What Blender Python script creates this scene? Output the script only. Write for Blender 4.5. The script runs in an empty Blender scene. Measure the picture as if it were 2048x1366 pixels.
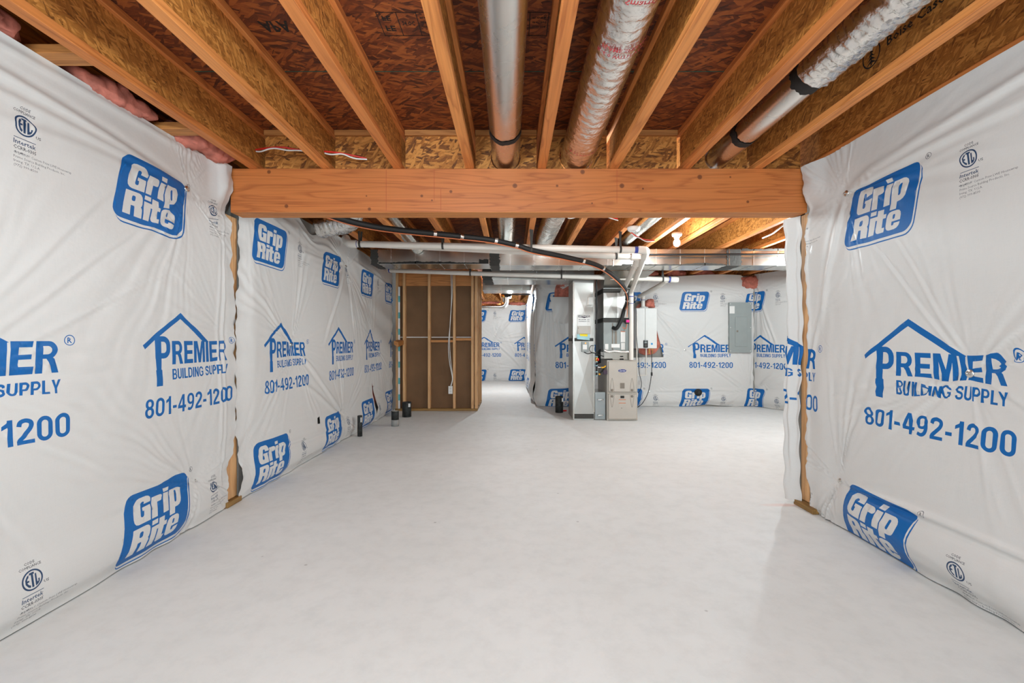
import bpy, bmesh, math, random
import numpy as np
from mathutils import Vector, Matrix, noise
from mathutils.geometry import delaunay_2d_cdt

PI = math.pi
SC = bpy.context.scene
COL = SC.collection

# ------------------------------------------------------------------ camera, world, light, exposure
CAM_H = 1.15
cd = bpy.data.cameras.new('camera')
cd.sensor_width = 36.0
cd.lens = 16.0
cd.clip_start = 0.05
cam = bpy.data.objects.new('camera', cd)
COL.objects.link(cam)
cam.location = (0, 0, CAM_H)
cam.rotation_euler = (PI / 2, 0, 0)
SC.camera = cam
SC.view_settings.view_transform = 'Standard'
SC.view_settings.look = 'None'
SC.view_settings.exposure = 0.0
SC.view_settings.gamma = 1.0

w = bpy.data.worlds.new('world')
SC.world = w
w.use_nodes = True
w.node_tree.nodes['Background'].inputs[0].default_value = (0.9, 0.95, 1.0, 1)
w.node_tree.nodes['Background'].inputs[1].default_value = 0.3


def area(name, loc, rot, sx, sy, power, col):
    l = bpy.data.lights.new(name, 'AREA')
    l.shape = 'RECTANGLE'
    l.size, l.size_y, l.energy, l.color = sx, sy, power, col
    o = bpy.data.objects.new(name, l)
    o.location, o.rotation_euler = loc, rot
    COL.objects.link(o)
    return o


# soft fill light added behind the photographer, as if through a made-up door
area('rear_fill_light', (0.0, -3.45, 1.25), (PI / 2, 0, 0), 3.4, 2.1, 172, (0.775, 0.925, 1.0))
BULBS = [  # x, y, z, watts : bulbs under the joists; only the first is seen, second and fourth are added fill
    (1.80, 4.97, 2.235, 52), (0.62, 3.62, 2.235, 30), (-0.35, 0.55, 2.235, 82), (3.55, 5.6, 2.2, 108), (-0.05, 10.6, 2.2, 135)]

# ------------------------------------------------------------------ helpers


def lin(r, g, b):
    def f(c):
        c /= 255.0
        return c / 12.92 if c <= 0.04045 else ((c + 0.055) / 1.055) ** 2.4
    return (f(r), f(g), f(b), 1)


def tag(o, label=None, cat=None, group=None, kind=None):
    if label: o['label'] = label
    if cat: o['category'] = cat
    if group: o['group'] = group
    if kind: o['kind'] = kind
    return o


def thing(name, label, cat, loc=(0, 0, 0), group=None, rz=0):
    o = bpy.data.objects.new(name, None)
    o.empty_display_size = 0.05
    COL.objects.link(o)
    o.location = loc
    o.rotation_euler = (0, 0, rz)
    return tag(o, label, cat, group)


_txt = {}


def text_geo(s, off=0.0, res=2):
    """glyph faces of the built-in font at size 1: (points, polygons, outline edges)"""
    k = (s, off, res)
    if k in _txt: return _txt[k]
    c = bpy.data.curves.new('t', 'FONT')
    c.body, c.size, c.resolution_u, c.offset = s, 1.0, res, off
    o = bpy.data.objects.new('t', c)
    m = o.to_mesh()
    pts = np.array([v.co[:2] for v in m.vertices], float).reshape(-1, 2)
    polys = [tuple(p.vertices) for p in m.polygons]
    cnt = {}
    for p in m.polygons:
        for e in p.edge_keys: cnt[e] = cnt.get(e, 0) + 1
    ed = np.array([e for e, n in cnt.items() if n == 1], int).reshape(-1, 2)
    o.to_mesh_clear()
    bpy.data.objects.remove(o)
    bpy.data.curves.remove(c)
    _txt[k] = (pts, polys, ed)
    return _txt[k]


class MB:
    def __init__(s):
        s.v, s.f, s.m, s.sm = [], [], [], []

    def add(s, vs, fs, mi=0, smooth=False):
        b = len(s.v)
        s.v += [tuple(q) for q in vs]
        for f in fs:
            s.f.append(tuple(i + b for i in f))
            s.m.append(mi)
            s.sm.append(smooth)
        return s

    def box(s, x0, x1, y0, y1, z0, z1, mi=0):
        v = [(x, y, z) for z in (z0, z1) for y in (y0, y1) for x in (x0, x1)]
        return s.add(v, [(0, 2, 3, 1), (4, 5, 7, 6), (0, 1, 5, 4), (2, 6, 7, 3), (0, 4, 6, 2), (1, 3, 7, 5)], mi)

    def hexa(s, p, mi=0):
        """8 points, same order as box"""
        return s.add(p, [(0, 2, 3, 1), (4, 5, 7, 6), (0, 1, 5, 4), (2, 6, 7, 3), (0, 4, 6, 2), (1, 3, 7, 5)], mi)

    def bar(s, a, b, wdt, hgt, up=(0, 0, 1), mi=0):
        a, b, up = Vector(a), Vector(b), Vector(up)
        d = (b - a).normalized()
        sd = d.cross(up).normalized() * wdt / 2
        u = sd.cross(d).normalized() * hgt / 2
        v = [q + i * sd + j * u for q in (a, b) for (i, j) in ((-1, -1), (1, -1), (1, 1), (-1, 1))]
        return s.add(v, [(3, 2, 1, 0), (4, 5, 6, 7), (0, 1, 5, 4), (1, 2, 6, 5), (2, 3, 7, 6), (3, 0, 4, 7)], mi)

    def tube(s, path, r, n=16, mi=0, caps=True, rfun=None):
        path = [Vector(p) for p in path]
        rings = []
        t0 = (path[1] - path[0]).normalized()
        ref = Vector((0, 0, 1)) if abs(t0.z) < 0.9 else Vector((1, 0, 0))
        nrm = t0.cross(ref).normalized()
        for i, p in enumerate(path):
            if i == 0: t = path[1] - path[0]
            elif i == len(path) - 1: t = path[-1] - path[-2]
            else: t = (path[i + 1] - p).normalized() + (p - path[i - 1]).normalized()
            t.normalize()
            nrm = (nrm - t * nrm.dot(t)).normalized()
            bi = t.cross(nrm)
            rr = r[i] if isinstance(r, (list, tuple)) else r
            ring = []
            for k in range(n):
                a = 2 * PI * k / n
                q = rr if rfun is None else rr * rfun(i, k)
                ring.append(p + nrm * (math.cos(a) * q) + bi * (math.sin(a) * q))
            rings.append(ring)
        vs = [q for ring in rings for q in ring]
        fs = []
        for i in range(len(path) - 1):
            for k in range(n):
                k2 = (k + 1) % n
                fs.append((i * n + k, i * n + k2, (i + 1) * n + k2, (i + 1) * n + k))
        s.add(vs, fs, mi, True)
        if caps:
            s.add(rings[0], [tuple(range(n))[::-1]], mi)
            s.add(rings[-1], [tuple(range(n))], mi)
        return s

    def lathe(s, base, prof, n=24, mi=0, axis=(0, 0, 1), smooth=True):
        """profile (radius, height) turned about axis from base"""
        ax = Vector(axis).normalized()
        b = Vector(base)
        ref = Vector((1, 0, 0)) if abs(ax.x) < 0.9 else Vector((0, 1, 0))
        e1 = ax.cross(ref).normalized()
        e2 = ax.cross(e1)
        vs, fs = [], []
        for (r, h) in prof:
            for k in range(n):
                a = 2 * PI * k / n
                vs.append(b + ax * h + e1 * (r * math.cos(a)) + e2 * (r * math.sin(a)))
        for i in range(len(prof) - 1):
            for k in range(n):
                k2 = (k + 1) % n
                fs.append((i * n + k, i * n + k2, (i + 1) * n + k2, (i + 1) * n + k))
        return s.add(vs, fs, mi, smooth)

    def prism(s, poly, O, U, V, dep, mi=0):
        """polygon in (U,V) at O, extruded by dep along UxV"""
        O, U, V = Vector(O), Vector(U), Vector(V)
        N = U.cross(V).normalized() * dep
        n = len(poly)
        a = [O + U * x + V * y for x, y in poly]
        fs = [tuple(range(n))[::-1], tuple(range(n, 2 * n))]
        fs += [(i, (i + 1) % n, n + (i + 1) % n, n + i) for i in range(n)]
        return s.add(a + [q + N for q in a], fs, mi)

    def text(s, body, O, U, V, h, width=None, mi=0, off=0.0, res=2, shear=0.0):
        """flat lettering: cap height h, optionally stretched to width"""
        pts, polys, _ = text_geo(body, off, res)
        x0, x1 = pts[:, 0].min(), pts[:, 0].max()
        k = h / 0.69
        kx = width / (x1 - x0) if width else k
        O, U, V = Vector(O), Vector(U), Vector(V)
        vs = [O + U * ((x - x0) * kx + shear * y * k) + V * (y * k) for x, y in pts]
        return s.add(vs, polys, mi)

    def build(s, name, mats, parent=None, org=None, bev=0.0, seg=2, smooth=None):
        me = bpy.data.meshes.new(name)
        o = bpy.data.objects.new(name, me)
        off = Vector((0, 0, 0))
        if parent is not None:
            p = parent
            while p is not None:
                off += p.location
                p = p.parent
            o.parent = parent
        elif org is not None:
            off = Vector(org)
            o.location = off
        me.from_pydata([tuple(Vector(v) - off) for v in s.v], [], s.f)
        for m in (mats if isinstance(mats, (list, tuple)) else [mats]): me.materials.append(m)
        me.polygons.foreach_set('material_index', s.m)
        me.polygons.foreach_set('use_smooth', s.sm if smooth is None else [smooth] * len(s.sm))
        me.update()
        COL.objects.link(o)
        if bev:
            b = o.modifiers.new('bevel', 'BEVEL')
            b.width, b.segments, b.limit_method, b.angle_limit = bev, seg, 'ANGLE', 0.6
        return o


def struct(name, mb, mat, bev=0):
    return tag(mb.build(name, mat, bev=bev), kind='structure')


def one(name, label, cat, mb, mat, org, group=None, bev=0.0, smooth=None):
    o = mb.build(name, mat, org=org, bev=bev, smooth=smooth)
    return tag(o, label, cat, group)


def bend(pts, r=0.08, n=6):
    """polyline with its corners rounded"""
    pts = [Vector(p) for p in pts]
    out = [pts[0]]
    for i in range(1, len(pts) - 1):
        a, b, c = pts[i - 1], pts[i], pts[i + 1]
        d1, d2 = (a - b), (c - b)
        q = min(r, d1.length * 0.49, d2.length * 0.49)
        p, e = b + d1.normalized() * q, b + d2.normalized() * q
        for k in range(n + 1):
            t = k / n
            out.append(p * (1 - t) ** 2 + b * (2 * t * (1 - t)) + e * t * t)
    out.append(pts[-1])
    return out


def spline(pts, n=8):
    pts = [Vector(p) for p in pts]
    P = [pts[0] * 2 - pts[1]] + pts + [pts[-1] * 2 - pts[-2]]
    out = []
    for i in range(1, len(P) - 2):
        for k in range(n):
            t = k / n
            a, b, c, d = P[i - 1], P[i], P[i + 1], P[i + 2]
            out.append(0.5 * ((2 * b) + (c - a) * t + (2 * a - 5 * b + 4 * c - d) * t * t + (3 * b - a - 3 * c + d) * t ** 3))
    out.append(pts[-1])
    return out


# ------------------------------------------------------------------ materials
def nt(name):
    m = bpy.data.materials.new(name)
    m.use_nodes = True
    n = m.node_tree
    for q in list(n.nodes): n.nodes.remove(q)
    out = n.nodes.new('ShaderNodeOutputMaterial')
    b = n.nodes.new('ShaderNodeBsdfPrincipled')
    n.links.new(b.outputs[0], out.inputs[0])
    return m, n, b


def nd(n, t, **kw):
    q = n.nodes.new(t)
    for k, v in kw.items():
        if k.startswith('i_'):
            key = k[2:]
            key = int(key) if key.isdigit() else key.replace('_', ' ')
            q.inputs[key].default_value = v
        else: setattr(q, k, v)
    return q


def ramp(n, fac, stops, interp='LINEAR'):
    r = n.nodes.new('ShaderNodeValToRGB')
    r.color_ramp.interpolation = interp
    el = r.color_ramp.elements
    el[0].position, el[0].color = stops[0]
    el[1].position, el[1].color = stops[-1]
    for p, c in stops[1:-1]:
        e = el.new(p)
        e.color = c
    n.links.new(fac, r.inputs[0])
    return r


def mix(n, fac, a, b, mode='MIX'):
    q = n.nodes.new('ShaderNodeMix')
    q.data_type, q.blend_type = 'RGBA', mode
    for s, v in ((q.inputs[0], fac), (q.inputs[6], a), (q.inputs[7], b)):
        if isinstance(v, (int, float, tuple)): s.default_value = v
        else: n.links.new(v, s)
    return q.outputs[2]


def coords(n, rand=True, scale=(1, 1, 1), rot=(0, 0, 0)):
    tc = nd(n, 'ShaderNodeTexCoord')
    src = tc.outputs['Object']
    if rand:
        oi = nd(n, 'ShaderNodeObjectInfo')
        mul = nd(n, 'ShaderNodeVectorMath', operation='SCALE')
        mul.inputs['Scale'].default_value = 37.0
        cmb = nd(n, 'ShaderNodeCombineXYZ')
        for i in range(3): n.links.new(oi.outputs['Random'], cmb.inputs[i])
        n.links.new(cmb.outputs[0], mul.inputs[0])
        ad = nd(n, 'ShaderNodeVectorMath', operation='ADD')
        n.links.new(src, ad.inputs[0])
        n.links.new(mul.outputs[0], ad.inputs[1])
        src = ad.outputs[0]
    mp = nd(n, 'ShaderNodeMapping')
    mp.inputs['Scale'].default_value = scale
    mp.inputs['Rotation'].default_value = rot
    n.links.new(src, mp.inputs[0])
    return mp.outputs[0]


def bump(n, b, height, strength=0.3, dist=0.01):
    q = nd(n, 'ShaderNodeBump')
    q.inputs['Strength'].default_value = strength
    q.inputs['Distance'].default_value = dist
    n.links.new(height, q.inputs['Height'])
    n.links.new(q.outputs[0], b.inputs['Normal'])


def plain(name, col, rough=0.5, metal=0.0, var=0.06, vscale=9.0, bumpy=0.0):
    m, n, b = nt(name)
    c = coords(n)
    no = nd(n, 'ShaderNodeTexNoise', i_Scale=vscale, i_Detail=4.0)
    n.links.new(c, no.inputs['Vector'])
    d = tuple(max(0, x * (1 - var * 2)) for x in col[:3]) + (1,)
    u = tuple(min(1, x * (1 + var)) for x in col[:3]) + (1,)
    r = ramp(n, no.outputs[0], [(0.3, d), (0.7, u)])
    n.links.new(r.outputs[0], b.inputs['Base Color'])
    b.inputs['Roughness'].default_value = rough
    b.inputs['Metallic'].default_value = metal
    if bumpy: bump(n, b, no.outputs[0], bumpy, 0.01)
    return m


def wood(name, light, dark, axis='Y', fig=1.0, knots=(), rough=0.6, ring=9.0):
    """sawn lumber with its grain along an axis; knots = points (object space)"""
    m, n, b = nt(name)
    sc = {'X': (0.55, 7, 7), 'Y': (7, 0.55, 7), 'Z': (7, 7, 0.55)}[axis]
    c = coords(n, rand=not knots, scale=sc)
    n1 = nd(n, 'ShaderNodeTexNoise', i_Scale=1.0, i_Detail=3.0, i_Distortion=0.4)
    n.links.new(c, n1.inputs['Vector'])
    mlt = nd(n, 'ShaderNodeMath', operation='MULTIPLY', i_1=ring)
    n.links.new(n1.outputs[0], mlt.inputs[0])
    fr = nd(n, 'ShaderNodeMath', operation='FRACT')
    n.links.new(mlt.outputs[0], fr.inputs[0])
    mid = tuple((a * 0.62 + d * 0.38) for a, d in zip(light, dark))
    r1 = ramp(n, fr.outputs[0], [(0.0, mid), (0.1, light), (0.62, light), (0.93, dark), (1.0, mid)])
    fsc = {'X': (2, 90, 90), 'Y': (90, 2, 90), 'Z': (90, 90, 2)}[axis]
    c2 = coords(n, rand=not knots, scale=fsc)
    n2 = nd(n, 'ShaderNodeTexNoise', i_Scale=1.0, i_Detail=3.0)
    n.links.new(c2, n2.inputs['Vector'])
    r2 = ramp(n, n2.outputs[0], [(0.25, (0.72, 0.68, 0.64, 1)), (0.6, (1, 1, 1, 1))])
    col = mix(n, 0.55 * fig, light, r1.outputs[0])
    col = mix(n, 0.7, col, r2.outputs[0], 'MULTIPLY')
    if knots:
        tc = nd(n, 'ShaderNodeTexCoord')
        for (kx, ky, kz, kr) in knots:
            dv = nd(n, 'ShaderNodeVectorMath', operation='DISTANCE')
            n.links.new(tc.outputs['Object'], dv.inputs[0])
            dv.inputs[1].default_value = (kx, ky, kz)
            dd = nd(n, 'ShaderNodeMath', operation='DIVIDE', i_1=kr)
            n.links.new(dv.outputs['Value'], dd.inputs[0])
            rr = ramp(n, dd.outputs[0], [(0.0, (1, 1, 1, 1)), (0.45, (0.6, 0.6, 0.6, 1)), (0.6, (0.95, 0.95, 0.95, 1)), (0.8, (0.25, 0.25, 0.25, 1)), (1.0, (0, 0, 0, 1))])
            col = mix(n, rr.outputs[0], col, tuple(x * 0.33 for x in dark[:3]) + (1,))
    n.links.new(col, b.inputs['Base Color'])
    b.inputs['Roughness'].default_value = rough
    bump(n, b, n2.outputs[0], 0.12, 0.003)
    return m


def osb(name, stops, normal='Z', scale=1.0, along=0.0, rough=0.65):
    """oriented strand board: three layers of long flat flakes at different angles"""
    m, n, b = nt(name)
    cols = None
    fib_h = None
    angs = (along + 0.12, along - 0.42, along + 0.75)
    for i, a in enumerate(angs):
        rot = {'Z': (0, 0, a), 'X': (a, 0, 0), 'Y': (0, a, 0)}[normal]
        lo, hi, th = 9.0 * scale, 42.0 * scale, 3.0
        sc = {'Z': (lo, hi, th), 'X': (th, lo, hi), 'Y': (lo, th, hi)}[normal]
        tc = nd(n, 'ShaderNodeTexCoord')
        oi = nd(n, 'ShaderNodeObjectInfo')
        ad = nd(n, 'ShaderNodeVectorMath', operation='MULTIPLY_ADD')
        ad.inputs[1].default_value = (1, 1, 1)
        mu = nd(n, 'ShaderNodeMath', operation='MULTIPLY', i_1=17.0 + i)
        n.links.new(oi.outputs['Random'], mu.inputs[0])
        n.links.new(tc.outputs['Object'], ad.inputs[0])
        n.links.new(mu.outputs[0], ad.inputs[2])
        # wobble
        nz = nd(n, 'ShaderNodeTexNoise', i_Scale=14.0 * scale, i_Detail=2.0)
        n.links.new(ad.outputs[0], nz.inputs['Vector'])
        wb = nd(n, 'ShaderNodeVectorMath', operation='MULTIPLY_ADD')
        wb.inputs[1].default_value = (0.016 / scale,) * 3
        n.links.new(nz.outputs['Color'], wb.inputs[0])
        n.links.new(ad.outputs[0], wb.inputs[2])
        r0 = nd(n, 'ShaderNodeMapping')
        r0.inputs['Rotation'].default_value = rot
        n.links.new(wb.outputs[0], r0.inputs[0])
        r1 = nd(n, 'ShaderNodeMapping')
        r1.inputs['Scale'].default_value = sc
        n.links.new(r0.outputs[0], r1.inputs[0])
        vo = nd(n, 'ShaderNodeTexVoronoi', i_Scale=1.0, i_Randomness=1.0)
        n.links.new(r1.outputs[0], vo.inputs['Vector'])
        sp = nd(n, 'ShaderNodeSeparateColor')
        n.links.new(vo.outputs['Color'], sp.inputs[0])
        fib = nd(n, 'ShaderNodeTexNoise', i_Scale=3.2, i_Detail=3.0)
        n.links.new(r1.outputs[0], fib.inputs['Vector'])
        su = nd(n, 'ShaderNodeMath', operation='MULTIPLY_ADD', i_1=0.5)
        n.links.new(fib.outputs[0], su.inputs[0])
        ml = nd(n, 'ShaderNodeMath', operation='MULTIPLY', i_1=0.72)
        n.links.new(sp.outputs[0], ml.inputs[0])
        n.links.new(ml.outputs[0], su.inputs[2])
        rr = ramp(n, su.outputs[0], stops)
        edge = ramp(n, vo.outputs['Distance'], [(0.55, (1, 1, 1, 1)), (0.95, (0.5, 0.45, 0.4, 1))])
        c1 = mix(n, 0.8, rr.outputs[0], edge.outputs[0], 'MULTIPLY')
        if cols is None: cols, fib_h = c1, su.outputs[0]
        else:
            gt = nd(n, 'ShaderNodeMath', operation='GREATER_THAN', i_1=0.55 if i == 1 else 0.72)
            n.links.new(sp.outputs[1], gt.inputs[0])
            cols = mix(n, gt.outputs[0], cols, c1)
    n.links.new(cols, b.inputs['Base Color'])
    b.inputs['Roughness'].default_value = rough
    bump(n, b, fib_h, 0.25, 0.004)
    return m


def fabric(name, col, weave=0.1, rough=0.42):
    m, n, b = nt(name)
    c = coords(n, rand=False)
    mp = nd(n, 'ShaderNodeMapping')
    n.links.new(c, mp.inputs[0])
    mp.inputs['Scale'].default_value = (900, 900, 14)
    n1 = nd(n, 'ShaderNodeTexNoise', i_Scale=1.0, i_Detail=1.0)
    n.links.new(mp.outputs[0], n1.inputs['Vector'])
    mp2 = nd(n, 'ShaderNodeMapping')
    n.links.new(c, mp2.inputs[0])
    mp2.inputs['Scale'].default_value = (14, 14, 900)
    n2 = nd(n, 'ShaderNodeTexNoise', i_Scale=1.0, i_Detail=1.0)
    n.links.new(mp2.outputs[0], n2.inputs['Vector'])
    ad = nd(n, 'ShaderNodeMath', operation='ADD')
    n.links.new(n1.outputs[0], ad.inputs[0])
    n.links.new(n2.outputs[0], ad.inputs[1])
    r = ramp(n, ad.outputs[0], [(0.0, tuple(x * (1 - weave) for x in col[:3]) + (1,)), (1.0, col)])
    r.color_ramp.elements[0].position = 0.3
    n.links.new(r.outputs[0], b.inputs['Base Color'])
    b.inputs['Roughness'].default_value = rough
    b.inputs['Specular IOR Level'].default_value = 0.35
    n3 = nd(n, 'ShaderNodeTexNoise', i_Scale=45.0, i_Detail=4.0, i_Roughness=0.5)
    n.links.new(c, n3.inputs['Vector'])
    bump(n, b, n3.outputs[0], 0.10, 0.006)
    return m


def metal(name, col, rough=0.28, aniso=0.0, sp=9.0, bumpy=0.003, dirt=0.02):
    m, n, b = nt(name)
    c = coords(n)
    vo = nd(n, 'ShaderNodeTexNoise', i_Scale=sp, i_Detail=5.0)
    n.links.new(c, vo.inputs['Vector'])
    r = ramp(n, vo.outputs[0], [(0.3, tuple(x * (1 - dirt * 2) for x in col[:3]) + (1,)), (0.7, col)])
    n.links.new(r.outputs[0], b.inputs['Base Color'])
    r2 = ramp(n, vo.outputs[0], [(0.25, (rough * 1.15,) * 3 + (1,)), (0.75, (rough * 0.9,) * 3 + (1,))])
    n.links.new(r2.outputs[0], b.inputs['Roughness'])
    b.inputs['Metallic'].default_value = 1.0
    bump(n, b, vo.outputs[0], bumpy, 0.01)
    return m


def emit(name, col, strength):
    m, n, b = nt(name)
    b.inputs['Base Color'].default_value = col
    b.inputs['Emission Color'].default_value = col
    b.inputs['Emission Strength'].default_value = strength
    return m


M = {}


def mul(c, k):
    return tuple(min(1, a * b) for a, b in zip(c[:3], k)) + (1,)


def tint(stops, k):
    return [(p, mul(c, k)) for p, c in stops]


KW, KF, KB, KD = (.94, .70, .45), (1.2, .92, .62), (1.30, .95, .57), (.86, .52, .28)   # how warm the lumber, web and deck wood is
M['wrap'] = fabric('white_housewrap', lin(217, 214, 211))
M['blue'] = fabric('blue_print', lin(0, 98, 170), 0.3, 0.45)
M['navy'] = fabric('navy_print', lin(38, 66, 100), 0.1)
M['ink'] = fabric('grey_print', lin(92, 92, 96), 0.1)
M['flange'] = wood('flange_lumber', mul(lin(212, 154, 100), KF), mul(lin(164, 100, 54), KF), 'Y')
M['flange_red'] = wood('flange_lumber_red', mul(lin(200, 138, 86), KF), mul(lin(150, 86, 45), KF), 'Y')
M['stud'] = wood('stud_lumber', lin(222, 172, 120), lin(180, 122, 74), 'Z', knots=())
M['plate'] = wood('plate_lumber', mul(lin(206, 158, 106), KW), mul(lin(150, 100, 58), KW), 'X')
M['treated'] = wood('treated_sill', mul(lin(160, 138, 92), KW), mul(lin(112, 92, 52), KW), 'X')
M['treated_y'] = wood('treated_sill_y', mul(lin(160, 138, 92), KW), mul(lin(112, 92, 52), KW), 'Y')
M['web'] = osb('web_strand_board', tint([(0.16, lin(84, 54, 24)), (0.32, lin(146, 104, 54)), (0.62, lin(168, 124, 68)), (0.85, lin(190, 148, 92))], KB), 'X', 2.1, 0.25)
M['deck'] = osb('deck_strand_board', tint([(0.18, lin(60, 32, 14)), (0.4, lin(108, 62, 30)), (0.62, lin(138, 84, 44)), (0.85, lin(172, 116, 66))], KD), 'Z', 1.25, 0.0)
M['block'] = osb('block_strand_board', tint([(0.2, lin(86, 56, 26)), (0.42, lin(142, 98, 50)), (0.62, lin(172, 126, 70)), (0.85, lin(198, 154, 96))], KB), 'Y', 1.5, 0.3)
M['stamp'] = plain('black_stamp_ink', lin(30, 24, 20), 0.8)
M['teal'] = plain('teal_edge_paint', lin(34, 90, 76), 0.7)
M['galv'] = metal('galvanised_steel', lin(222, 220, 216), 0.26)
M['galv_dull'] = metal('dull_galvanised_steel', lin(200, 197, 190), 0.24, sp=9.0)
M['foil'] = metal('crinkled_foil', lin(238, 236, 232), 0.24, sp=30.0, bumpy=0.7, dirt=0.03)
M['tape'] = plain('dark_duct_mastic', lin(62, 60, 56), 0.7, bumpy=0.4, vscale=40)
M['mastic'] = plain('black_duct_mastic', lin(36, 33, 30), 0.75, bumpy=0.5, vscale=30)
M['galv_matte'] = metal('matte_galvanised_sheet', lin(184, 181, 176), 0.42, sp=5.0)
M['pvc'] = plain('white_plastic_pipe', lin(228, 220, 210), 0.35, var=0.02)
M['pvc_blue'] = plain('blue_pipe_primer', lin(52, 66, 150), 0.5)
M['black'] = plain('black_rubber', lin(24, 24, 24), 0.6, bumpy=0.2, vscale=60)
M['blackpipe'] = plain('black_iron_pipe', lin(26, 25, 25), 0.45)
M['abs'] = plain('scuffed_black_plastic', lin(34, 36, 34), 0.6, var=0.5, vscale=26)
M['greycup'] = plain('grey_cured_sleeve', lin(150, 148, 144), 0.7)
M['pink'] = plain('pink_glass_wool', lin(206, 122, 104), 0.95, var=0.18, vscale=14, bumpy=0.9)
M['kraft'] = plain('brown_drywall_back', lin(120, 88, 60), 0.85, var=0.08, vscale=3)
M['white'] = plain('white_plastic', lin(232, 230, 226), 0.4, var=0.02)
M['grey'] = plain('grey_panel_paint', lin(150, 156, 154), 0.45, var=0.02)
M['bluegrey'] = plain('blue_grey_paint', lin(160, 168, 170), 0.45, var=0.02)
M['beige'] = plain('warm_grey_enamel', lin(186, 178, 168), 0.4, var=0.02)
M['beige_dk'] = plain('warm_grey_groove', lin(128, 118, 106), 0.5, var=0.02)
M['red'] = plain('red_wire_sheath', lin(214, 40, 34), 0.45)
M['orange'] = plain('copper_line', lin(206, 112, 64), 0.4)
M['yellow'] = plain('yellow_plastic', lin(242, 178, 30), 0.45)
M['yellowlbl'] = plain('yellow_sticker', lin(250, 220, 20), 0.5)
M['cyanlbl'] = plain('pale_blue_sticker', lin(164, 208, 216), 0.5)
M['brass'] = metal('brass', lin(214, 164, 84), 0.3)
M['chrome'] = metal('bright_steel', lin(214, 214, 214), 0.2)
M['badge'] = plain('navy_badge', lin(22, 48, 130), 0.35)
M['magenta'] = plain('magenta_tag', lin(246, 20, 140), 0.5)
M['label_dk'] = plain('dark_label', lin(60, 40, 58), 0.5)
M['label_or'] = plain('orange_label_bar', lin(206, 120, 76), 0.5)
M['bulb'] = emit('lit_bulb', (1.0, 0.95, 0.88, 1), 40.0)
M['teal_lvl'] = plain('teal_band', lin(96, 178, 182), 0.5)
M['board'] = plain('concrete_wall', lin(150, 146, 140), 0.85)
M['paintwall'] = plain('pale_wall_paint', lin(226, 222, 216), 0.8, var=0.02)


def concrete():
    m, n, b = nt('painted_concrete_floor')
    c = coords(n, rand=False)
    n1 = nd(n, 'ShaderNodeTexNoise', i_Scale=0.9, i_Detail=6.0, i_Roughness=0.6)
    n.links.new(c, n1.inputs['Vector'])
    n2 = nd(n, 'ShaderNodeTexNoise', i_Scale=9.0, i_Detail=6.0, i_Roughness=0.7)
    n.links.new(c, n2.inputs['Vector'])
    n3 = nd(n, 'ShaderNodeTexVoronoi', i_Scale=3.2)
    n.links.new(c, n3.inputs['Vector'])
    r1 = ramp(n, n1.outputs[0], [(0.3, lin(224, 223, 220)), (0.7, lin(235, 234, 232))])
    r2 = ramp(n, n2.outputs[0], [(0.3, (0.9, 0.9, 0.9, 1)), (0.55, (1, 1, 1, 1))])
    col = mix(n, 0.7, r1.outputs[0], r2.outputs[0], 'MULTIPLY')
    r3 = ramp(n, n3.outputs['Distance'], [(0.018, (0.45, 0.42, 0.4, 1)), (0.034, (1, 1, 1, 1))])
    col = mix(n, 0.6, col, r3.outputs[0], 'MULTIPLY')
    # orange chalk dust by the sill of the right hand post
    tc = nd(n, 'ShaderNodeTexCoord')
    mp = nd(n, 'ShaderNodeMapping')
    mp.inputs['Location'].default_value = (-1.93, -3.2 * 5.0, 0)
    mp.inputs['Scale'].default_value = (1, 5.0, 1)
    n.links.new(tc.outputs['Object'], mp.inputs[0])
    ln = nd(n, 'ShaderNodeVectorMath', operation='LENGTH')
    n.links.new(mp.outputs[0], ln.inputs[0])
    r4 = ramp(n, ln.outputs['Value'], [(0.0, (0.45, 0.45, 0.45, 1)), (0.22, (0, 0, 0, 1))])
    col = mix(n, r4.outputs[0], col, lin(222, 140, 110))
    n.links.new(col, b.inputs['Base Color'])
    r5 = ramp(n, n2.outputs[0], [(0.3, (0.7, 0.7, 0.7, 1)), (0.7, (0.55, 0.55, 0.55, 1))])
    n.links.new(r5.outputs[0], b.inputs['Roughness'])
    b.inputs['Specular IOR Level'].default_value = 0.4
    bump(n, b, n2.outputs[0], 0.06, 0.01)
    return m


M['floor'] = concrete()

# ------------------------------------------------------------------ large structure
JB = 2.339          # underside of the joists
JT = 2.642          # underside of the deck
XL, XR = -1.985, 2.045   # faces of the left and right walls behind the sheets
YB = 8.06           # face of the back wall
YH = 13.28          # face of the hall's end wall

struct('floor', MB().box(-2.4, 5.6, -3.7, 13.6, -0.12, 0.0), M['floor'])

# deck over the joists, with its stamps and the teal painted joint
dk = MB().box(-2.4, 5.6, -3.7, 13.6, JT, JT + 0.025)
TZ = JT - 0.0012


def stamp(x, y, body, h, wd=None, flip=1, mi=1):
    # read from below: U to the right of the picture
    dk.text(body, (x, y, TZ), (flip, 0, 0), (0, flip, 0), h, wd, mi, 0.03, 1)


def stamp_box(x0, x1, y0, y1, t=0.004):
    for a in ((x0, x1, y0, y0 + t), (x0, x1, y1 - t, y1), (x0, x0 + t, y0, y1), (x1 - t, x1, y0, y1)):
        dk.add([(a[0], a[2], TZ), (a[1], a[2], TZ), (a[1], a[3], TZ), (a[0], a[3], TZ)], [(0, 3, 2, 1)], 1)


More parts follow.
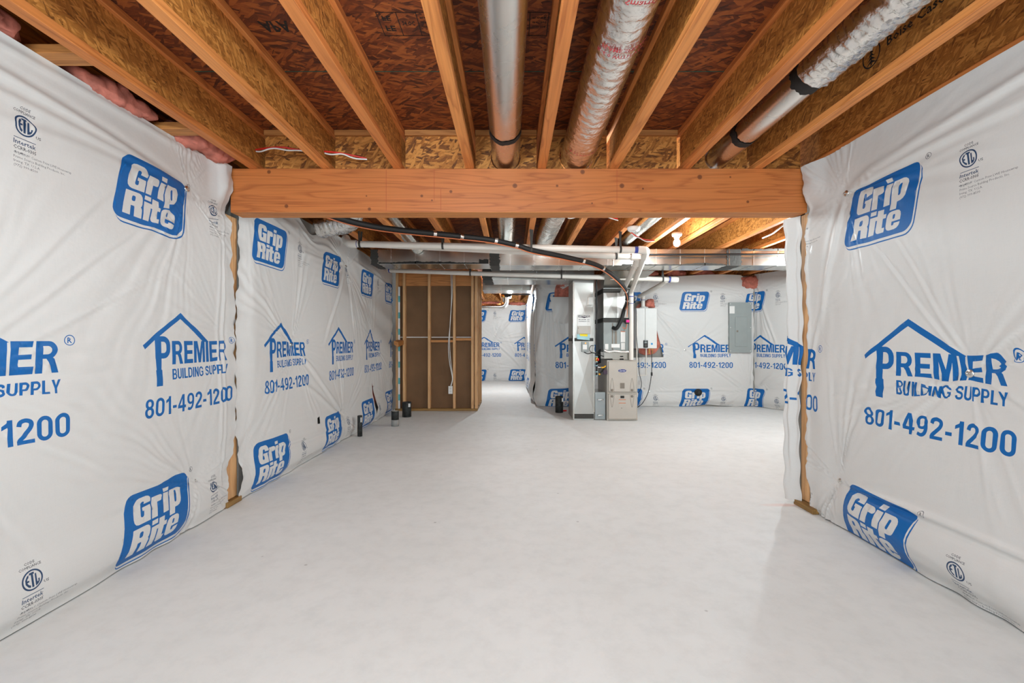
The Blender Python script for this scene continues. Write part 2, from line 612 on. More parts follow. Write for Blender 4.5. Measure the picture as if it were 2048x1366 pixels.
for y in (1.26, 2.51, 3.76, 5.01):
    dk.add([(-2.4, y, TZ), (5.6, y, TZ), (5.6, y + 0.007, TZ), (-2.4, y + 0.007, TZ)], [(0, 3, 2, 1)], 2)
for bx in (-1.64, -0.62, -0.10, 1.32):
    stamp_box(bx, bx + 0.27, 2.06, 2.22)
    for q in (0.09, 0.18): dk.add([(bx + q, 2.06, TZ), (bx + q + .004, 2.06, TZ), (bx + q + .004, 2.22, TZ), (bx + q, 2.22, TZ)], [(0, 3, 2, 1)], 1)
    stamp(bx + 0.02, 2.15, 'FE', 0.035)
    stamp(bx + 0.02, 2.085, 'FE', 0.03)
    stamp(bx + 0.105, 2.12, '24 OC', 0.026, 0.06)
    stamp(bx + 0.195, 2.15, 'SIZED FOR', 0.012, 0.065)
    stamp(bx + 0.195, 2.12, 'SPACING', 0.012, 0.065)
    stamp(bx + 0.195, 2.09, 'FLOOR', 0.012, 0.065)
for bx in (-1.19, -0.53 - 0.56 + 1.6):
    stamp(bx, 2.12, 'APA', 0.07, 0.14)
    stamp(bx + 0.17, 2.16, 'RATED STURD', 0.022, 0.14)
    stamp(bx + 0.17, 2.12, '24 OC 23/32', 0.022, 0.14)
    stamp(bx + 0.17, 2.08, 'EXPOSURE 1', 0.022, 0.14)
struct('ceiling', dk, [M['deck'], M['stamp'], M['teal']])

struct('wall_left', MB().box(XL - 0.2, XL, -3.7, 3.125, 0, JB - 0.03).box(XL - 0.2, XL - 0.07, 3.125, 3.3, 0, JB - 0.03).box(XL - 0.2, XL, 3.3, 7.9, 0, JB - 0.03), M['board'])
struct('wall_left_rim', MB().box(XL - 0.3, XL - 0.2, -3.7, 7.9, JB - 0.03, JT), M['block'])
struct('wall_left_hall', MB().box(-2.3, -2.1, 7.95, 13.6, 0, JT), M['board'])
struct('wall_right', MB().box(XR, XR + 0.13, -3.7, 3.12, 0, JB - 0.06).box(XR + .08, XR + .13, 3.12, 3.3, 0, JB - 0.06).box(XR, XR + .13, 3.225, 3.3, 0, 2.03), M['board'])
struct('wall_right_room', MB().box(5.15, 5.35, 3.0, 6.6, 0, JT), M['paintwall'])
struct('wall_front_room', MB().box(XR + 0.14, 5.4, 2.85, 3.0, 0, JT), M['paintwall'])
struct('wall_back', MB().box(0.535, 4.5, YB, YB + 0.2, 0, JB - 0.03), M['board'])
A0, A1 = Vector((4.31, 8.06, 0)), Vector((5.2, 6.2, 0))       # slanting wall at the far right
AD = (A1 - A0).normalized()
AN = Vector((AD.y, -AD.x, 0))       # towards the room
q = -AN * 0.2
struct('wall_back_right', MB().hexa([A0, A1, A0 + q, A1 + q] + [p + Vector((0, 0, JB - 0.03)) for p in (A0, A1, A0 + q, A1 + q)]), M['board'])
struct('wall_back_rim', MB().box(0.4, 5.5, YB + 0.2, YB + 0.25, JB - .05, JT), M['block'])
struct('wall_hall_right', MB().box(0.5, 0.7, YB + 0.26, 13.6, 0, JT), M['board'])
struct('wall_hall_end', MB().box(-2.3, 0.5, YH, YH + 0.2, 0, JB - 0.16), M['board'])
struct('wall_hall_end_rim', MB().box(-2.3, 0.5, YH + 0.2, YH + 0.25, JB - 0.06, JT), M['block'])
# unseen wall behind the photographer, left open at the added fill light
struct('wall_rear', MB().box(-2.4, -1.75, -3.7, -3.5, 0, JT).box(1.75, 2.2, -3.7, -3.5, 0, JT).box(-1.75, 1.75, -3.7, -3.5, 2.35, JT), M['paintwall'])

# ------------------------------------------------------------------ joists
J0, JS = -1.78, 0.4965
ORD = ['first', 'second', 'third', 'fourth', 'fifth', 'sixth', 'seventh', 'eighth']


def joist_meshes(y0, y1, extra=None):
    t = MB().box(-0.029, 0.029, y0, y1, JT - 0.04 - JB, JT - 0.0015 - JB)
    b = MB().box(-0.029, 0.029, y0, y1, 0.0, 0.038)
    wv = MB().box(-0.0055, 0.0055, y0, y1, 0.036, JT - 0.039 - JB)
    if extra: extra(wv)
    return t, wv, b


def joist(x, y0, y1, label, fl, extra=None, zb=JB + 0.001):
    t = thing('ceiling_joist', label, 'joist', (x, 0, zb), 'wooden joists under the deck')
    a, wv, b = joist_meshes(y0, y1, extra)
    for nm, mb, mt in (('top_flange', a, [M[fl]]), ('web', wv, [M['web'], M['stamp']]), ('bottom_flange', b, [M[fl]])):
        o = mb.build(nm, mt, bev=0.002 if nm != 'web' else 0, seg=1)
        o.parent = t
    return t


def boise(mb):
    """maker's marks on the face towards the room's middle"""
    X = -0.0065
    U, V = (0, -1, 0), (0, 0, 1)
    # the words run from the far end towards the photographer
    mb.text('Boise Cascade', (X, 2.05, 0.142), U, V, 0.04, 0.36, 1, 0.012, 1)
    mb.text('BCI', (X, 1.62, 0.13), U, V, 0.115, 0.42, 1, 0.03, 2)
    n = 28
    for (r0, r1) in ((0.047, 0.053),):
        ring = [(X, 2.14 + r * math.cos(2 * PI * k / n), 0.156 + 1.1 * r * math.sin(2 * PI * k / n)) for r in (r0, r1) for k in range(n)]
        mb.add(ring, [(k, (k + 1) % n, n + (k + 1) % n, n + k) for k in range(n)], 1)
    for k in range(5):
        zz, hw = 0.19 - 0.017 * k, 0.007 + 0.006 * k
        mb.add([(X, 2.14, zz + 0.012), (X, 2.14 - hw, zz - 0.01), (X, 2.14, zz - 0.002), (X, 2.14 + hw, zz - 0.01)], [(0, 1, 2, 3)], 1)
    mb.box(X - 0.0001, X, 2.137, 2.143, 0.108, 0.19, 1)


for i in range(8):
    x = J0 + JS * i
    hall = 3 <= i <= 4
    nm = ['wooden ceiling joist nearest the left wall, red wire threaded through its far end', 'second wooden ceiling joist from the left wall, crossed by the red wire',
          'third wooden ceiling joist from the left wall, red wire ending beside it', 'fourth wooden ceiling joist from the left, just left of the bright round duct',
          'wooden ceiling joist between the bright round duct and the thick foil duct', 'wooden ceiling joist just right of the thick foil duct',
          'wooden ceiling joist left of the pipe with black bands, smoke detector beneath it', 'wooden ceiling joist with black lettering and a tree emblem on its web'][i]
    joist(x, -3.4, 13.2 if hall else 8.2, nm, 'flange' if i % 2 else 'flange_red', boise if i == 7 else None)
joist(2.075, -3.4, 8.2, 'wooden ceiling joist lying along the top of the right wall', 'flange_red')
for k, x in enumerate((2.69, 3.19, 3.69, 4.19, 4.69)):
    joist(x, 3.05, 8.2 if x < 4.3 else 6.9, 'far room ceiling joist, ' + ['first beyond the right wall post', 'second beyond the right wall post', 'third beyond the right wall post',
          'fourth beyond the right wall post', 'fifth and farthest right beyond the right wall post'][k], 'flange')
joist(-0.80, 8.7, 13.2, 'short ceiling joist over the far hallway, left of the hall duct elbow', 'flange')


# blocking panels between the joists over the beam, round holes where ducts pass
def panel(x0, x1, label, hole=None):
    y0, y1 = 3.225, 3.252
    z0, z1 = JB + 0.002, JT - 0.04
    t = thing('blocking_panel', label, 'blocking', ((x0 + x1) / 2, y0, z0), 'strand board blocking over the beam')
    mb = MB()
    if hole is None: mb.box(x0, x1, y0, y1, z0, z1)
    else:
        hx, hz, hr = hole
        mb.box(x0, hx - hr, y0, y1, z0, z1)
        mb.box(hx + hr, x1, y0, y1, z0, z1)
        n = 20
        for sgn, zl in ((1, z1), (-1, z0)):
            for k in range(n):
                a, b = PI * k / n, PI * (k + 1) / n
                pa, pb = (hx - hr * math.cos(a), hz + sgn * hr * math.sin(a)), (hx - hr * math.cos(b), hz + sgn * hr * math.sin(b))
                za, zb = [min(p[1], z1) if sgn > 0 else max(p[1], z0) for p in (pa, pb)]
                lo = [(pa[0], za), (pb[0], zb)]
                if abs(zl - za) + abs(zl - zb) < 1e-4: continue
                V = [(pa[0], y0, za), (pb[0], y0, zb), (pa[0], y1, za), (pb[0], y1, zb), (pa[0], y0, zl), (pb[0], y0, zl), (pa[0], y1, zl), (pb[0], y1, zl)]
                mb.hexa(V)
    mb.build('panel', M['block'], t)
    MB().box(x0, x1, y0 - 0.02, y1 + 0.02, z1 + 0.001, JT - 0.0015).build('top_strip', M['plate'], t)
    return t


g = 0.032
bl = ['leftmost strand board blocking panel, red wire across it, beside the pink insulation', 'strand board blocking panel behind the end of the red wire', 'strand board blocking panel left of the bright round duct',
      'holed blocking panel around the bright round duct', 'holed blocking panel around the thick foil duct', 'plain strand board blocking panel right of the thick foil duct', 'holed blocking panel around the pipe with black bands']
holes = {3: (-0.045, 2.452, 0.104), 4: (0.455, 2.458, 0.118), 6: (1.45, 2.447, 0.084)}
for i in range(7):
    a = J0 + JS * i + g
    panel(a, J0 + JS * (i + 1) - g, bl[i], holes.get(i))
panel(J0 + JS * 7 + g, 2.075 - g, 'rightmost narrow blocking panel beside the right wall')

# the big laminated beam
bk = [(-1.55, .93, .016), (-1.42, .87, .014), (-0.98, .91, .014), (-0.62, 1.0, .012), (-0.42, 1.03, .013), (0.02, 1.07, .02), (0.31, 1.07, .011), (0.485, 1.165, .019), (0.755, 1.07, .02), (-1.67, 1.165, .016),
      (1.29, 1.13, .02), (1.62, .96, .012), (-0.55, .97, .008), (0.9, 1.05, .008), (-1.0, 1.0, .007), (0.55, .95, .007), (1.5, 1.13, .008)]
M['beam'] = wood('laminated_beam_face', mul(lin(204, 136, 84), KW), mul(lin(158, 90, 46), KW), 'X', 1.0, [(x, -0.07, zz + CAM_H - 2.188, r) for x, zz, r in bk], 0.5, 12.0)
M['beam_edge'] = wood('laminated_beam_edge', mul(lin(214, 158, 104), KW), mul(lin(178, 116, 66), KW), 'X', 1.0, (), 0.6, 4.0)
bm_ = thing('wood_beam', 'wide laminated timber beam spanning the room under the joists', 'beam', (0, 3.197, 2.188))
bm_['kind'] = 'thing'
bf = MB()
x0, x1 = -1.935, 2.03
bf.box(x0, x1, 3.127, 3.172, 2.037, JB).box(x0, x1, 3.1725, 3.222, 2.037, JB).box(x0, x1, 3.2225, 3.268, 2.037, JB)
b_o = bf.build('beam_plies', [M['beam'], M['beam_edge']], bm_, bev=0.003, seg=1)
M['chalk'] = plain('red_chalk', lin(176, 84, 56), .9)
for x_, za, zb in ((-.866, 2.05, 2.33), (-.536, 2.12, 2.335), (-.49, 2.05, 2.2), (.72, 2.1, 2.33)):
    MB().box(x_, x_ + .0022, 3.1262, 3.127, za, zb).build('red_chalk_line', M['chalk'], bm_)
for p in b_o.data.polygons:
    if abs(p.normal.z) > 0.5: p.material_index = 1

# ------------------------------------------------------------------ printed house wrap sheets
def loop_edges(pts):
    n = len(pts)
    return np.array(pts, float), np.array([(i, (i + 1) % n) for i in range(n)], int)


def rrect(x0, x1, y0, y1, r, n=5):
    rs = r if isinstance(r, (tuple, list)) else (r,) * 4      # bl, br, tr, tl
    out = []
    for (cx, cy, a0, q) in ((x0, y0, PI, rs[0]), (x1, y0, 1.5 * PI, rs[1]), (x1, y1, 0, rs[2]), (x0, y1, .5 * PI, rs[3])):
        sx, sy = (1 if cx == x0 else -1), (1 if cy == y0 else -1)
        ox, oy = cx + sx * q, cy + sy * q
        if q < 1e-6: out.append((cx, cy)); continue
        for k in range(n + 1):
            a = a0 + .5 * PI * k / n
            out.append((ox + q * math.cos(a), oy + q * math.sin(a)))
    return out


def dens(pts, step=0.03):
    out = []
    for i in range(len(pts)):
        a, b = pts[i], pts[(i + 1) % len(pts)]
        n = max(1, int(math.hypot(b[0] - a[0], b[1] - a[1]) / step))
        for k in range(n): out.append((a[0] + (b[0] - a[0]) * k / n, a[1] + (b[1] - a[1]) * k / n))
    return out


def tx(body, x, y, h, width=None, off=0.0, res=2):
    pts, _, ed = text_geo(body, off, res)
    k = h / 0.69
    x0, x1 = pts[:, 0].min(), pts[:, 0].max()
    kx = width / (x1 - x0) if width else k
    return np.stack([x + (pts[:, 0] - x0) * kx, y + pts[:, 1] * k], 1), ed


def ring(cx, cy, r, n=20):
    return [(cx + r * math.cos(2 * PI * k / n), cy + r * math.sin(2 * PI * k / n)) for k in range(n)]


def grip_logo():
    """slanted two word emblem in the print's own units (box height 1); layers painted in order"""
    L = []

    def P(pts, v): L.append((pts, v))
    P(rrect(.05, 1.47, -.065, .955, .16), 1)
    P(rrect(.045, 1.447, -.043, .97, .15), 0)
    P(rrect(0, 1.42, 0, 1.0, .15), 1)

    def bk(x0, x1, y0, y1, r=0.0): P(rrect(x0, x1, y0, y1, r, 3), 0)
    def bl(x0, x1, y0, y1, r=0.0): P(rrect(x0, x1, y0, y1, r, 3), 1)
    y = .50
    x = .17     # G
    bk(x, x + .34, y, y + .40, .10)
    bl(x + .135, x + .205, y + .085, y + .315, .03)
    bl(x + .17, x + .36, y + .215, y + .262)
    bk(x + .175, x + .34, y + .165, y + .215)
    bk(x + .21, x + .34, y, y + .2)
    x = .535    # r
    bk(x, x + .125, y, y + .315)
    bk(x + .1, x + .235, y + .195, y + .315, (.0, .03, .06, .0))
    x = .795    # i
    bk(x, x + .125, y, y + .30)
    bk(x, x + .125, y + .33, y + .40)
    x = .945    # p
    bk(x, x + .125, y - .095, y + .315)
    bk(x, x + .285, y, y + .315, (.0, .09, .09, .0))
    bl(x + .125, x + .17, y + .075, y + .245, .02)
    y = .085
    x = .17     # R
    bk(x, x + .135, y, y + .37)
    bk(x, x + .345, y + .15, y + .37, (.0, .07, .09, .0))
    bl(x + .135, x + .205, y + .22, y + .305, .025)
    bk(x + .2, x + .345, y, y + .18, (0, 0, .05, 0))
    bl(x + .135, x + .205, y - .001, y + .135, .0)
    x = .545    # i
    bk(x, x + .125, y, y + .285)
    bk(x, x + .125, y + .315, y + .38)
    x = .70     # t
    bk(x, x + .125, y, y + .37, (.06, 0, 0, 0))
    bk(x - .03, x + .185, y + .22, y + .285)
    bk(x + .05, x + .18, y, y + .075)
    x = .905    # e
    bk(x, x + .285, y, y + .295, .09)
    bl(x + .125, x + .17, y + .165, y + .24, .02)
    bl(x + .12, x + .3, y + .098, y + .128)
    bl(x + .12, x + .17, y + .065, y + .12, .02)
    H, sl = .335, .20
    out = []
    for pts, v in L:
        q = np.array(dens(pts, .09), float)
        q = np.stack([(q[:, 0] - .71 + sl * (q[:, 1] - .5)) * H, (q[:, 1] - .5) * H], 1)
        out.append((loop_edges(q), v))
    return out


def reg_mark(cx, cy, r, v):
    return [(loop_edges(ring(cx, cy, r)), v), (loop_edges(ring(cx, cy, r * .84)), 0), (tx('R', cx - r * .42, cy - r * .5, r, None, .02, 1), v)]


def stroke(pts, w, n=6):
    """closed outline of a pen stroke along a smooth centre line"""
    c = [(p.x, p.y) for p in spline([(x, y, 0) for x, y in pts], n)]
    L, Rr = [], []
    for i in range(len(c)):
        a, b = c[max(0, i - 1)], c[min(len(c) - 1, i + 1)]
        dx, dy = b[0] - a[0], b[1] - a[1]
        l = math.hypot(dx, dy) or 1
        nx, ny = -dy / l * w / 2, dx / l * w / 2
        L.append((c[i][0] + nx, c[i][1] + ny))
        Rr.append((c[i][0] - nx, c[i][1] - ny))
    return L + Rr[::-1]


def rc(x0, x1, y0, y1): return [(x0, y0), (x1, y0), (x1, y1), (x0, y1)]


def RR(x0, x1, y0, y1, *r):
    r = r if len(r) == 4 else (r[0],) * 4
    m = min(x1 - x0, y1 - y0) / 2 - 1e-3
    return rrect(x0, x1, y0, y1, tuple(min(q, m) for q in r), 6)


W_ = .225
GLY = {  # width, [(outline, inked?)] for a bold grotesque alphabet of cap height 1
    'R': (.74, [(rc(0, W_, 0, 1), 1), (RR(.05, .69, .41, 1, 0, .28, .28, 0), 1), (RR(W_, .50, .56, .845, 0, .13, .13, 0), 0), ([(.30, .47), (.52, .47), (.60, .40), (.745, 0), (.53, 0), (.42, .30), (.34, .41)], 1)]),
    'P': (.70, [(rc(0, W_, 0, 1), 1), (RR(.05, .70, .36, 1, 0, .30, .30, 0), 1), (RR(W_, .51, .52, .845, 0, .15, .15, 0), 0)]),
    'E': (.64, [(rc(0, W_, 0, 1), 1), (rc(.1, .65, 0, .185), 1), (rc(.1, .60, .415, .585), 1), (rc(.1, .64, .815, 1), 1)]),
    'M': (.86, [([(0, 1), (.28, 1), (.43, .42), (.58, 1), (.86, 1), (.86, 0), (.665, 0), (.665, .70), (.52, 0), (.34, 0), (.195, .70), (.195, 0), (0, 0)], 1)]),
    'I': (W_, [(rc(0, W_, 0, 1), 1)]),
    'B': (.71, [(rc(0, W_, 0, 1), 1), (RR(.05, .66, .44, 1, 0, .26, .26, 0), 1), (RR(.05, .71, 0, .56, 0, .27, .27, 0), 1), (RR(W_, .48, .58, .85, 0, .12, .12, 0), 0), (RR(W_, .51, .155, .425, 0, .12, .12, 0), 0)]),
    'U': (.70, [(RR(0, .70, 0, 1, .32, .32, 0, 0), 1), (RR(W_, .51, .165, 1.01, .16, .16, 0, 0), 0)]),
    'L': (.60, [(rc(0, W_, 0, 1), 1), (rc(.1, .60, 0, .165), 1)]),
    'D': (.72, [(RR(0, .72, 0, 1, 0, .36, .36, 0), 1), (RR(W_, .53, .165, .835, 0, .2, .2, 0), 0)]),
    'N': (.71, [([(0, 0), (0, 1), (.22, 1), (.50, .42), (.50, 1), (.71, 1), (.71, 0), (.49, 0), (.21, .58), (.21, 0)], 1)]),
    'G': (.76, [(RR(0, .76, 0, 1, .37), 1), (RR(.195, .57, .155, .845, .19), 0), (rc(.45, .80, .53, .68), 0), (rc(.56, .80, .44, .60), 0), (rc(.40, .76, .39, .54), 1), (rc(.58, .76, .13, .50), 1)]),
    'S': (.69, [(stroke([(.60, .71), (.55, .86), (.36, .915), (.16, .86), (.10, .73), (.18, .60), (.36, .53), (.54, .45), (.60, .29), (.53, .14), (.34, .085), (.14, .14), (.08, .31)], .18), 1)]),
    'Y': (.72, [([(0, 1), (.215, 1), (.36, .62), (.505, 1), (.72, 1), (.455, .41), (.455, 0), (.265, 0), (.265, .41)], 1)]),
    '0': (.60, [(RR(0, .60, -.01, 1.01, .30), 1), (RR(.175, .425, .15, .85, .125), 0)]),
    '1': (.42, [(rc(.22, .40, 0, 1.01), 1), ([(.25, 1.01), (.20, .90), (.02, .80), (.02, .64), (.25, .75)], 1)]),
    '2': (.61, [(stroke([(.09, .70), (.14, .86), (.31, .925), (.48, .86), (.52, .72), (.45, .56), (.28, .37), (.13, .20), (.10, .08)], .17), 1), (rc(.01, .61, 0, .155), 1)]),
    '4': (.64, [([(.35, 1.0), (.53, 1.0), (.53, .38), (.64, .38), (.64, .22), (.53, .22), (.53, 0), (.355, 0), (.355, .22), (0, .22), (0, .38)], 1), ([(.355, .75), (.355, .38), (.155, .38)], 0)]),
    '8': (.61, [(RR(.04, .57, .47, 1.01, .26), 1), (RR(0, .61, -.01, .56, .28), 1), (RR(.205, .405, .605, .875, .10), 0), (RR(.18, .43, .13, .44, .12), 0)]),
    '9': (.61, [(RR(.0, .60, .35, 1.01, .29), 1), (stroke([(.515, .66), (.51, .40), (.44, .18), (.28, .07), (.08, .13)], .165), 1), (RR(.175, .43, .485, .87, .12), 0)]),
    '-': (.34, [(rc(.02, .33, .30, .46), 1)]), ' ': (.22, [])}


def bold(body, x, y, h, width, v=1, gap=.085, step=.03):
    """layers of bold lettering set to an exact width"""
    tot = sum(GLY[c][0] for c in body) + gap * (len(body) - 1)
    kx, out, px = width / tot, [], 0.0
    for c in body:
        wd, parts = GLY[c]
        for pts, ink in parts:
            q = dens([(x + (px + a) * kx, y + b * h) for a, b in pts], step)
            out.append((loop_edges(q), v if ink else 0))
        px += wd + gap
    return out


def premier():
    L = []
    roof = [(-.10, 1.093), (-.085, 1.072), (.182, 1.248), (.395, 1.112), (.455, 1.112), (.185, 1.285)]
    L.append((loop_edges(dens(roof, .02)), 1))
    L.append((loop_edges(dens(rrect(-.012, .098, 1.02, 1.142, (0, .05, .05, 0)), .02)), 1))
    L.append((loop_edges(rrect(.032, .068, 1.05, 1.112, (0, .02, .02, 0))), 0))
    L.append((loop_edges(dens([(-.012, 1.1), (-.012, 1.03), (-.004, .962), (-.008, .958), (-.008, .872), (.038, .872), (.038, .958), (.032, .962), (.032, 1.1)], .02)), 1))
    L += bold('REMIER', .112, .985, .132, .528)
    L += bold('BUILDING SUPPLY', .112, .90, .060, .532, gap=.1)
    L += bold('801-492-1200', -.085, .705, .102, .765, gap=.1)
    L += reg_mark(.685, 1.12, .024, 1)
    return L


def etl():
    """code compliance mark, centred on the ring"""
    L = []
    L.append((tx('CODE', -.02, .062, .010, .04, .02, 1), 3))
    L.append((tx('COMPLIANCE', -.042, .047, .010, .084, .02, 1), 3))
    L.append((loop_edges(ring(0, 0, .040, 32)), 2))
    L.append((loop_edges(ring(0, 0, .034, 32)), 0))
    # E with a round back, T, and L with a hooked foot
    L.append((loop_edges([(-.012, .025), (-.019, .021), (-.027, .008), (-.027, -.008), (-.018, -.022), (-.010, -.027), (-.008, -.019), (-.016, -.013), (-.021, -.004), (-.013, -.003), (-.013, .003), (-.021, .004), (-.018, .011), (-.014, .014)]), 2))
    L.append((loop_edges([(-.010, .029), (.0085, .029), (.0085, .021), (.004, .021), (.004, -.028), (-.004, -.028), (-.004, .021), (-.010, .021)]), 2))
    L.append((loop_edges([(.0105, .020), (.0165, .020), (.0165, -.014), (.021, -.014), (.021, -.004), (.027, -.004), (.026, -.016), (.020, -.024), (.010, -.028)]), 2))
    L.append((tx('US', .042, -.032, .011, .02, .02, 1), 3))
    L.append((loop_edges([(-.04, -.053), (.042, -.053), (.042, -.0555), (-.04, -.0555)]), 2))
    L.append((tx('Intertek', -.04, -.078, .017, .082, .015, 1), 2))
    L.append((tx('CCRR-0305', -.04, -.098, .013, .084, .02, 1), 3))
    for k, (s, wd) in enumerate((('Grip-Rite® Custom Print LWE Housewrap', .235), ('Prime Source Building Products, Inc.', .205), ('Irving, TX  U.S.A.', .10), ('(972) 999-8500', .09))):
        L.append((tx(s, -.04, -.118 - .0165 * k, .0098, wd, 0.0, 1), 3))
    return L


T_GRIP, T_PREM, T_ETL = grip_logo(), premier(), etl()
NP = np.random.RandomState


def noise1(th, seed, lo=9, hi=44, k=9):
    r = NP(seed)
    f = 0
    for _ in range(k):
        n = r.randint(lo, hi)
        f = f + np.sin(n * th + r.uniform(0, 6.28)) / math.sqrt(k)
    return np.sign(f) * np.abs(f) ** 0.8


def inside(P, E, C):
    """even-odd test of points C against the edges E over P"""
    a, b = P[E[:, 0]], P[E[:, 1]]
    res = np.zeros(len(C), int)
    ch = max(1, int(4e6 // max(1, len(E))))
    for i in range(0, len(C), ch):
        x, y = C[i:i + ch, 0][:, None], C[i:i + ch, 1][:, None]
        c = (a[:, 1] > y) != (b[:, 1] > y)
        with np.errstate(divide='ignore', invalid='ignore'):
            xi = (b[:, 0] - a[:, 0]) * (y - a[:, 1]) / (b[:, 1] - a[:, 1]) + a[:, 0]
        res[i:i + ch] = (c & (x < xi)).sum(1) & 1
    return res.astype(bool)


def sst(x, a, b):
    t = np.clip((x - a) / (b - a), 0, 1)
    return t * t * (3 - 2 * t)


def sheet(label, O, U, N, us, vs, cols, pins, folds=(), bulge=.045, d0=.008, top=None, ue=None, us_edge=None, bot=None, extra=None, holes=(), seed=1, upper=1.90, lower=.17, dz=0.0, amp=1.0, warp=1.0, org=None, corner=None):
    """A draped sheet: printed flat in (u, v), then pulled over its wall with nails, bulges and radial creases."""
    O, U, N = np.array(O, float), np.array(U, float), np.array(N, float)
    u0, u1, v0, v1 = us[0], us[-1], vs[0], vs[-1]
    gu, gv = np.meshgrid(us, vs, indexing='ij')
    pts = [np.stack([gu.ravel(), gv.ravel()], 1)]
    cnt = len(pts[0])
    edges, layers = [], []

    def put(tpl, cu, cv):
        nonlocal cnt
        for (P, E), val in tpl:
            Q = P + np.array([cu, cv])
            if Q[:, 0].max() < u0 or Q[:, 0].min() > u1 or Q[:, 1].max() < v0 or Q[:, 1].min() > v1: continue
            layers.append((Q, E, val))
            Qc = np.stack([np.clip(Q[:, 0], u0, u1), np.clip(Q[:, 1], v0, v1)], 1)
            pts.append(Qc)
            ok = np.hypot(*(Qc[E[:, 0]] - Qc[E[:, 1]]).T) > 1e-7
            edges.append(E[ok] + cnt)
            cnt += len(Qc)
    for c in cols:
        put(T_GRIP, c, upper + dz)
        put(reg_mark(.30, .17, .016, 3), c, upper + dz)
        put(T_GRIP, c, lower + dz)
        put(reg_mark(.30, .17, .016, 3), c, lower + dz)
        put(T_PREM, c, dz)
        put(T_ETL, c + .50, upper + .07 + dz)
        put(T_ETL, c + .50, lower - .005 + dz)
    for h in holes:
        P, E = loop_edges(h)
        put([((P, E), -1)], 0, 0)
    A = np.concatenate(pts)
    E = np.concatenate(edges) if edges else np.zeros((0, 2), int)
    r = delaunay_2d_cdt([Vector(p) for p in A.tolist()], E.tolist(), [], 0, 1e-6)
    V = np.array([tuple(p) for p in r[0]])
    F = np.array([f for f in r[2] if len(f) == 3], int)
    C = V[F].mean(1)
    mat = np.zeros(len(F), int)
    for Q, E_, val in layers:
        lo, hi = Q.min(0), Q.max(0)
        k = np.where((C[:, 0] > lo[0]) & (C[:, 0] < hi[0]) & (C[:, 1] > lo[1]) & (C[:, 1] < hi[1]))[0]
        if not len(k): continue
        mat[k[inside(Q, E_, C[k])]] = val
    keep = mat >= 0
    F, mat = F[keep], mat[keep]
    u, v = V[:, 0].copy(), V[:, 1].copy()
    # --- drape
    rmin = np.full(len(u), 9.0)
    h = np.zeros(len(u))
    du, dv = np.zeros(len(u)), np.zeros(len(u))
    for i, (pu, pv, *s) in enumerate(pins):
        s = s[0] if s else 1.0
        x, y = u - pu, v - pv
        rr = np.hypot(x, y) + 1e-6
        th = np.arctan2(y, x)
        rmin = np.minimum(rmin, rr)
        n = noise1(th, seed * 31 + i, 14, 56, 12)
        n2 = noise1(th + .02 * np.sin(rr * 14), seed * 57 + i, 40, 90, 6)
        wv = (rr / (rr + .12)) * np.exp(-rr / .5) * s
        # some directions hold long creases, others lie smooth
        gate = np.clip(.35 + .9 * noise1(th, seed * 77 + i, 2, 6, 4), 0.05, 1.3)
        h += amp * gate * wv * (.0060 * n + .0036 * n2)
        nw = noise1(th, seed * 91 + i, 4, 17, 7) * gate * wv * np.minimum(1, rr / .20) * .019 * warp
        du += -np.sin(th) * nw
        dv += np.cos(th) * nw
        # the cloth is drawn in towards the nail
        pull = .016 * s * np.exp(-rr / .12)
        du -= np.cos(th) * np.minimum(pull, rr * .5)
        dv -= np.sin(th) * np.minimum(pull, rr * .5)
    prof = 1 - np.exp(-(rmin / .28) ** 1.25)
    ed = np.minimum(np.minimum(u - u0, u1 - u), np.minimum((v1 - v) * .8, (v - v0) * 2.4))
    prof *= .25 + .75 * sst(ed, 0, .22)
    low = 0.85 + .15 * np.sin(u * 2.1 + seed) * np.sin(v * 2.7 + seed * 2)
    d = d0 + bulge * prof * low + h
    for (a0, b0, a1, b1, am, wd) in folds:
        ax, ay = a1 - a0, b1 - b0
        L = math.hypot(ax, ay)
        t = ((u - a0) * ax + (v - b0) * ay) / L ** 2
        sd = ((v - b0) * ax - (u - a0) * ay) / L + .02 * np.sin(t * 5 + a0 * 9) * np.clip(t, 0, 1)
        fade = sst(t, -.03, .18) * (1 - sst(t, .75, 1.05))
        d += am * np.exp(-(sd / wd) ** 2) * fade - .6 * am * np.exp(-((sd + 1.6 * wd) / wd) ** 2) * fade
    # selvedge ripples
    d += .006 * np.sin(v * 31 + seed) * np.exp(-(u1 - u) / .05) + .006 * np.sin(v * 27 + seed * 2) * np.exp(-(u - u0) / .05)
    d += .007 * np.sin(u * 17 + 3 * np.sin(u * 5)) * np.exp(-(v - v0) / .05)
    if extra is not None: d = d + extra(u, v)
    d = np.maximum(d, .003)
    u, v = u + du, v + dv
    if top is not None:
        tv = top(V[:, 0])
        v = np.where(v > v1 - .35, v1 - .35 + (v - (v1 - .35)) * (tv - (v1 - .35)) / .35, v)
    if bot is not None:
        bv = bot(V[:, 0])
        v = np.where(v < v0 + .2, v0 + .2 - (v0 + .2 - v) * (v0 + .2 - bv) / .2, v)
    if ue is not None:
        e = ue(V[:, 1])
        u = np.where(u > u1 - .2, u1 - .2 + (u - (u1 - .2)) * (e - (u1 - .2)) / .2, u)
    if us_edge is not None:
        e = us_edge(V[:, 1])
        u = np.where(u < u0 + .2, u0 + .2 - (u0 + .2 - u) * (u0 + .2 - e) / .2, u)
    X = O + u[:, None] * U + d[:, None] * N
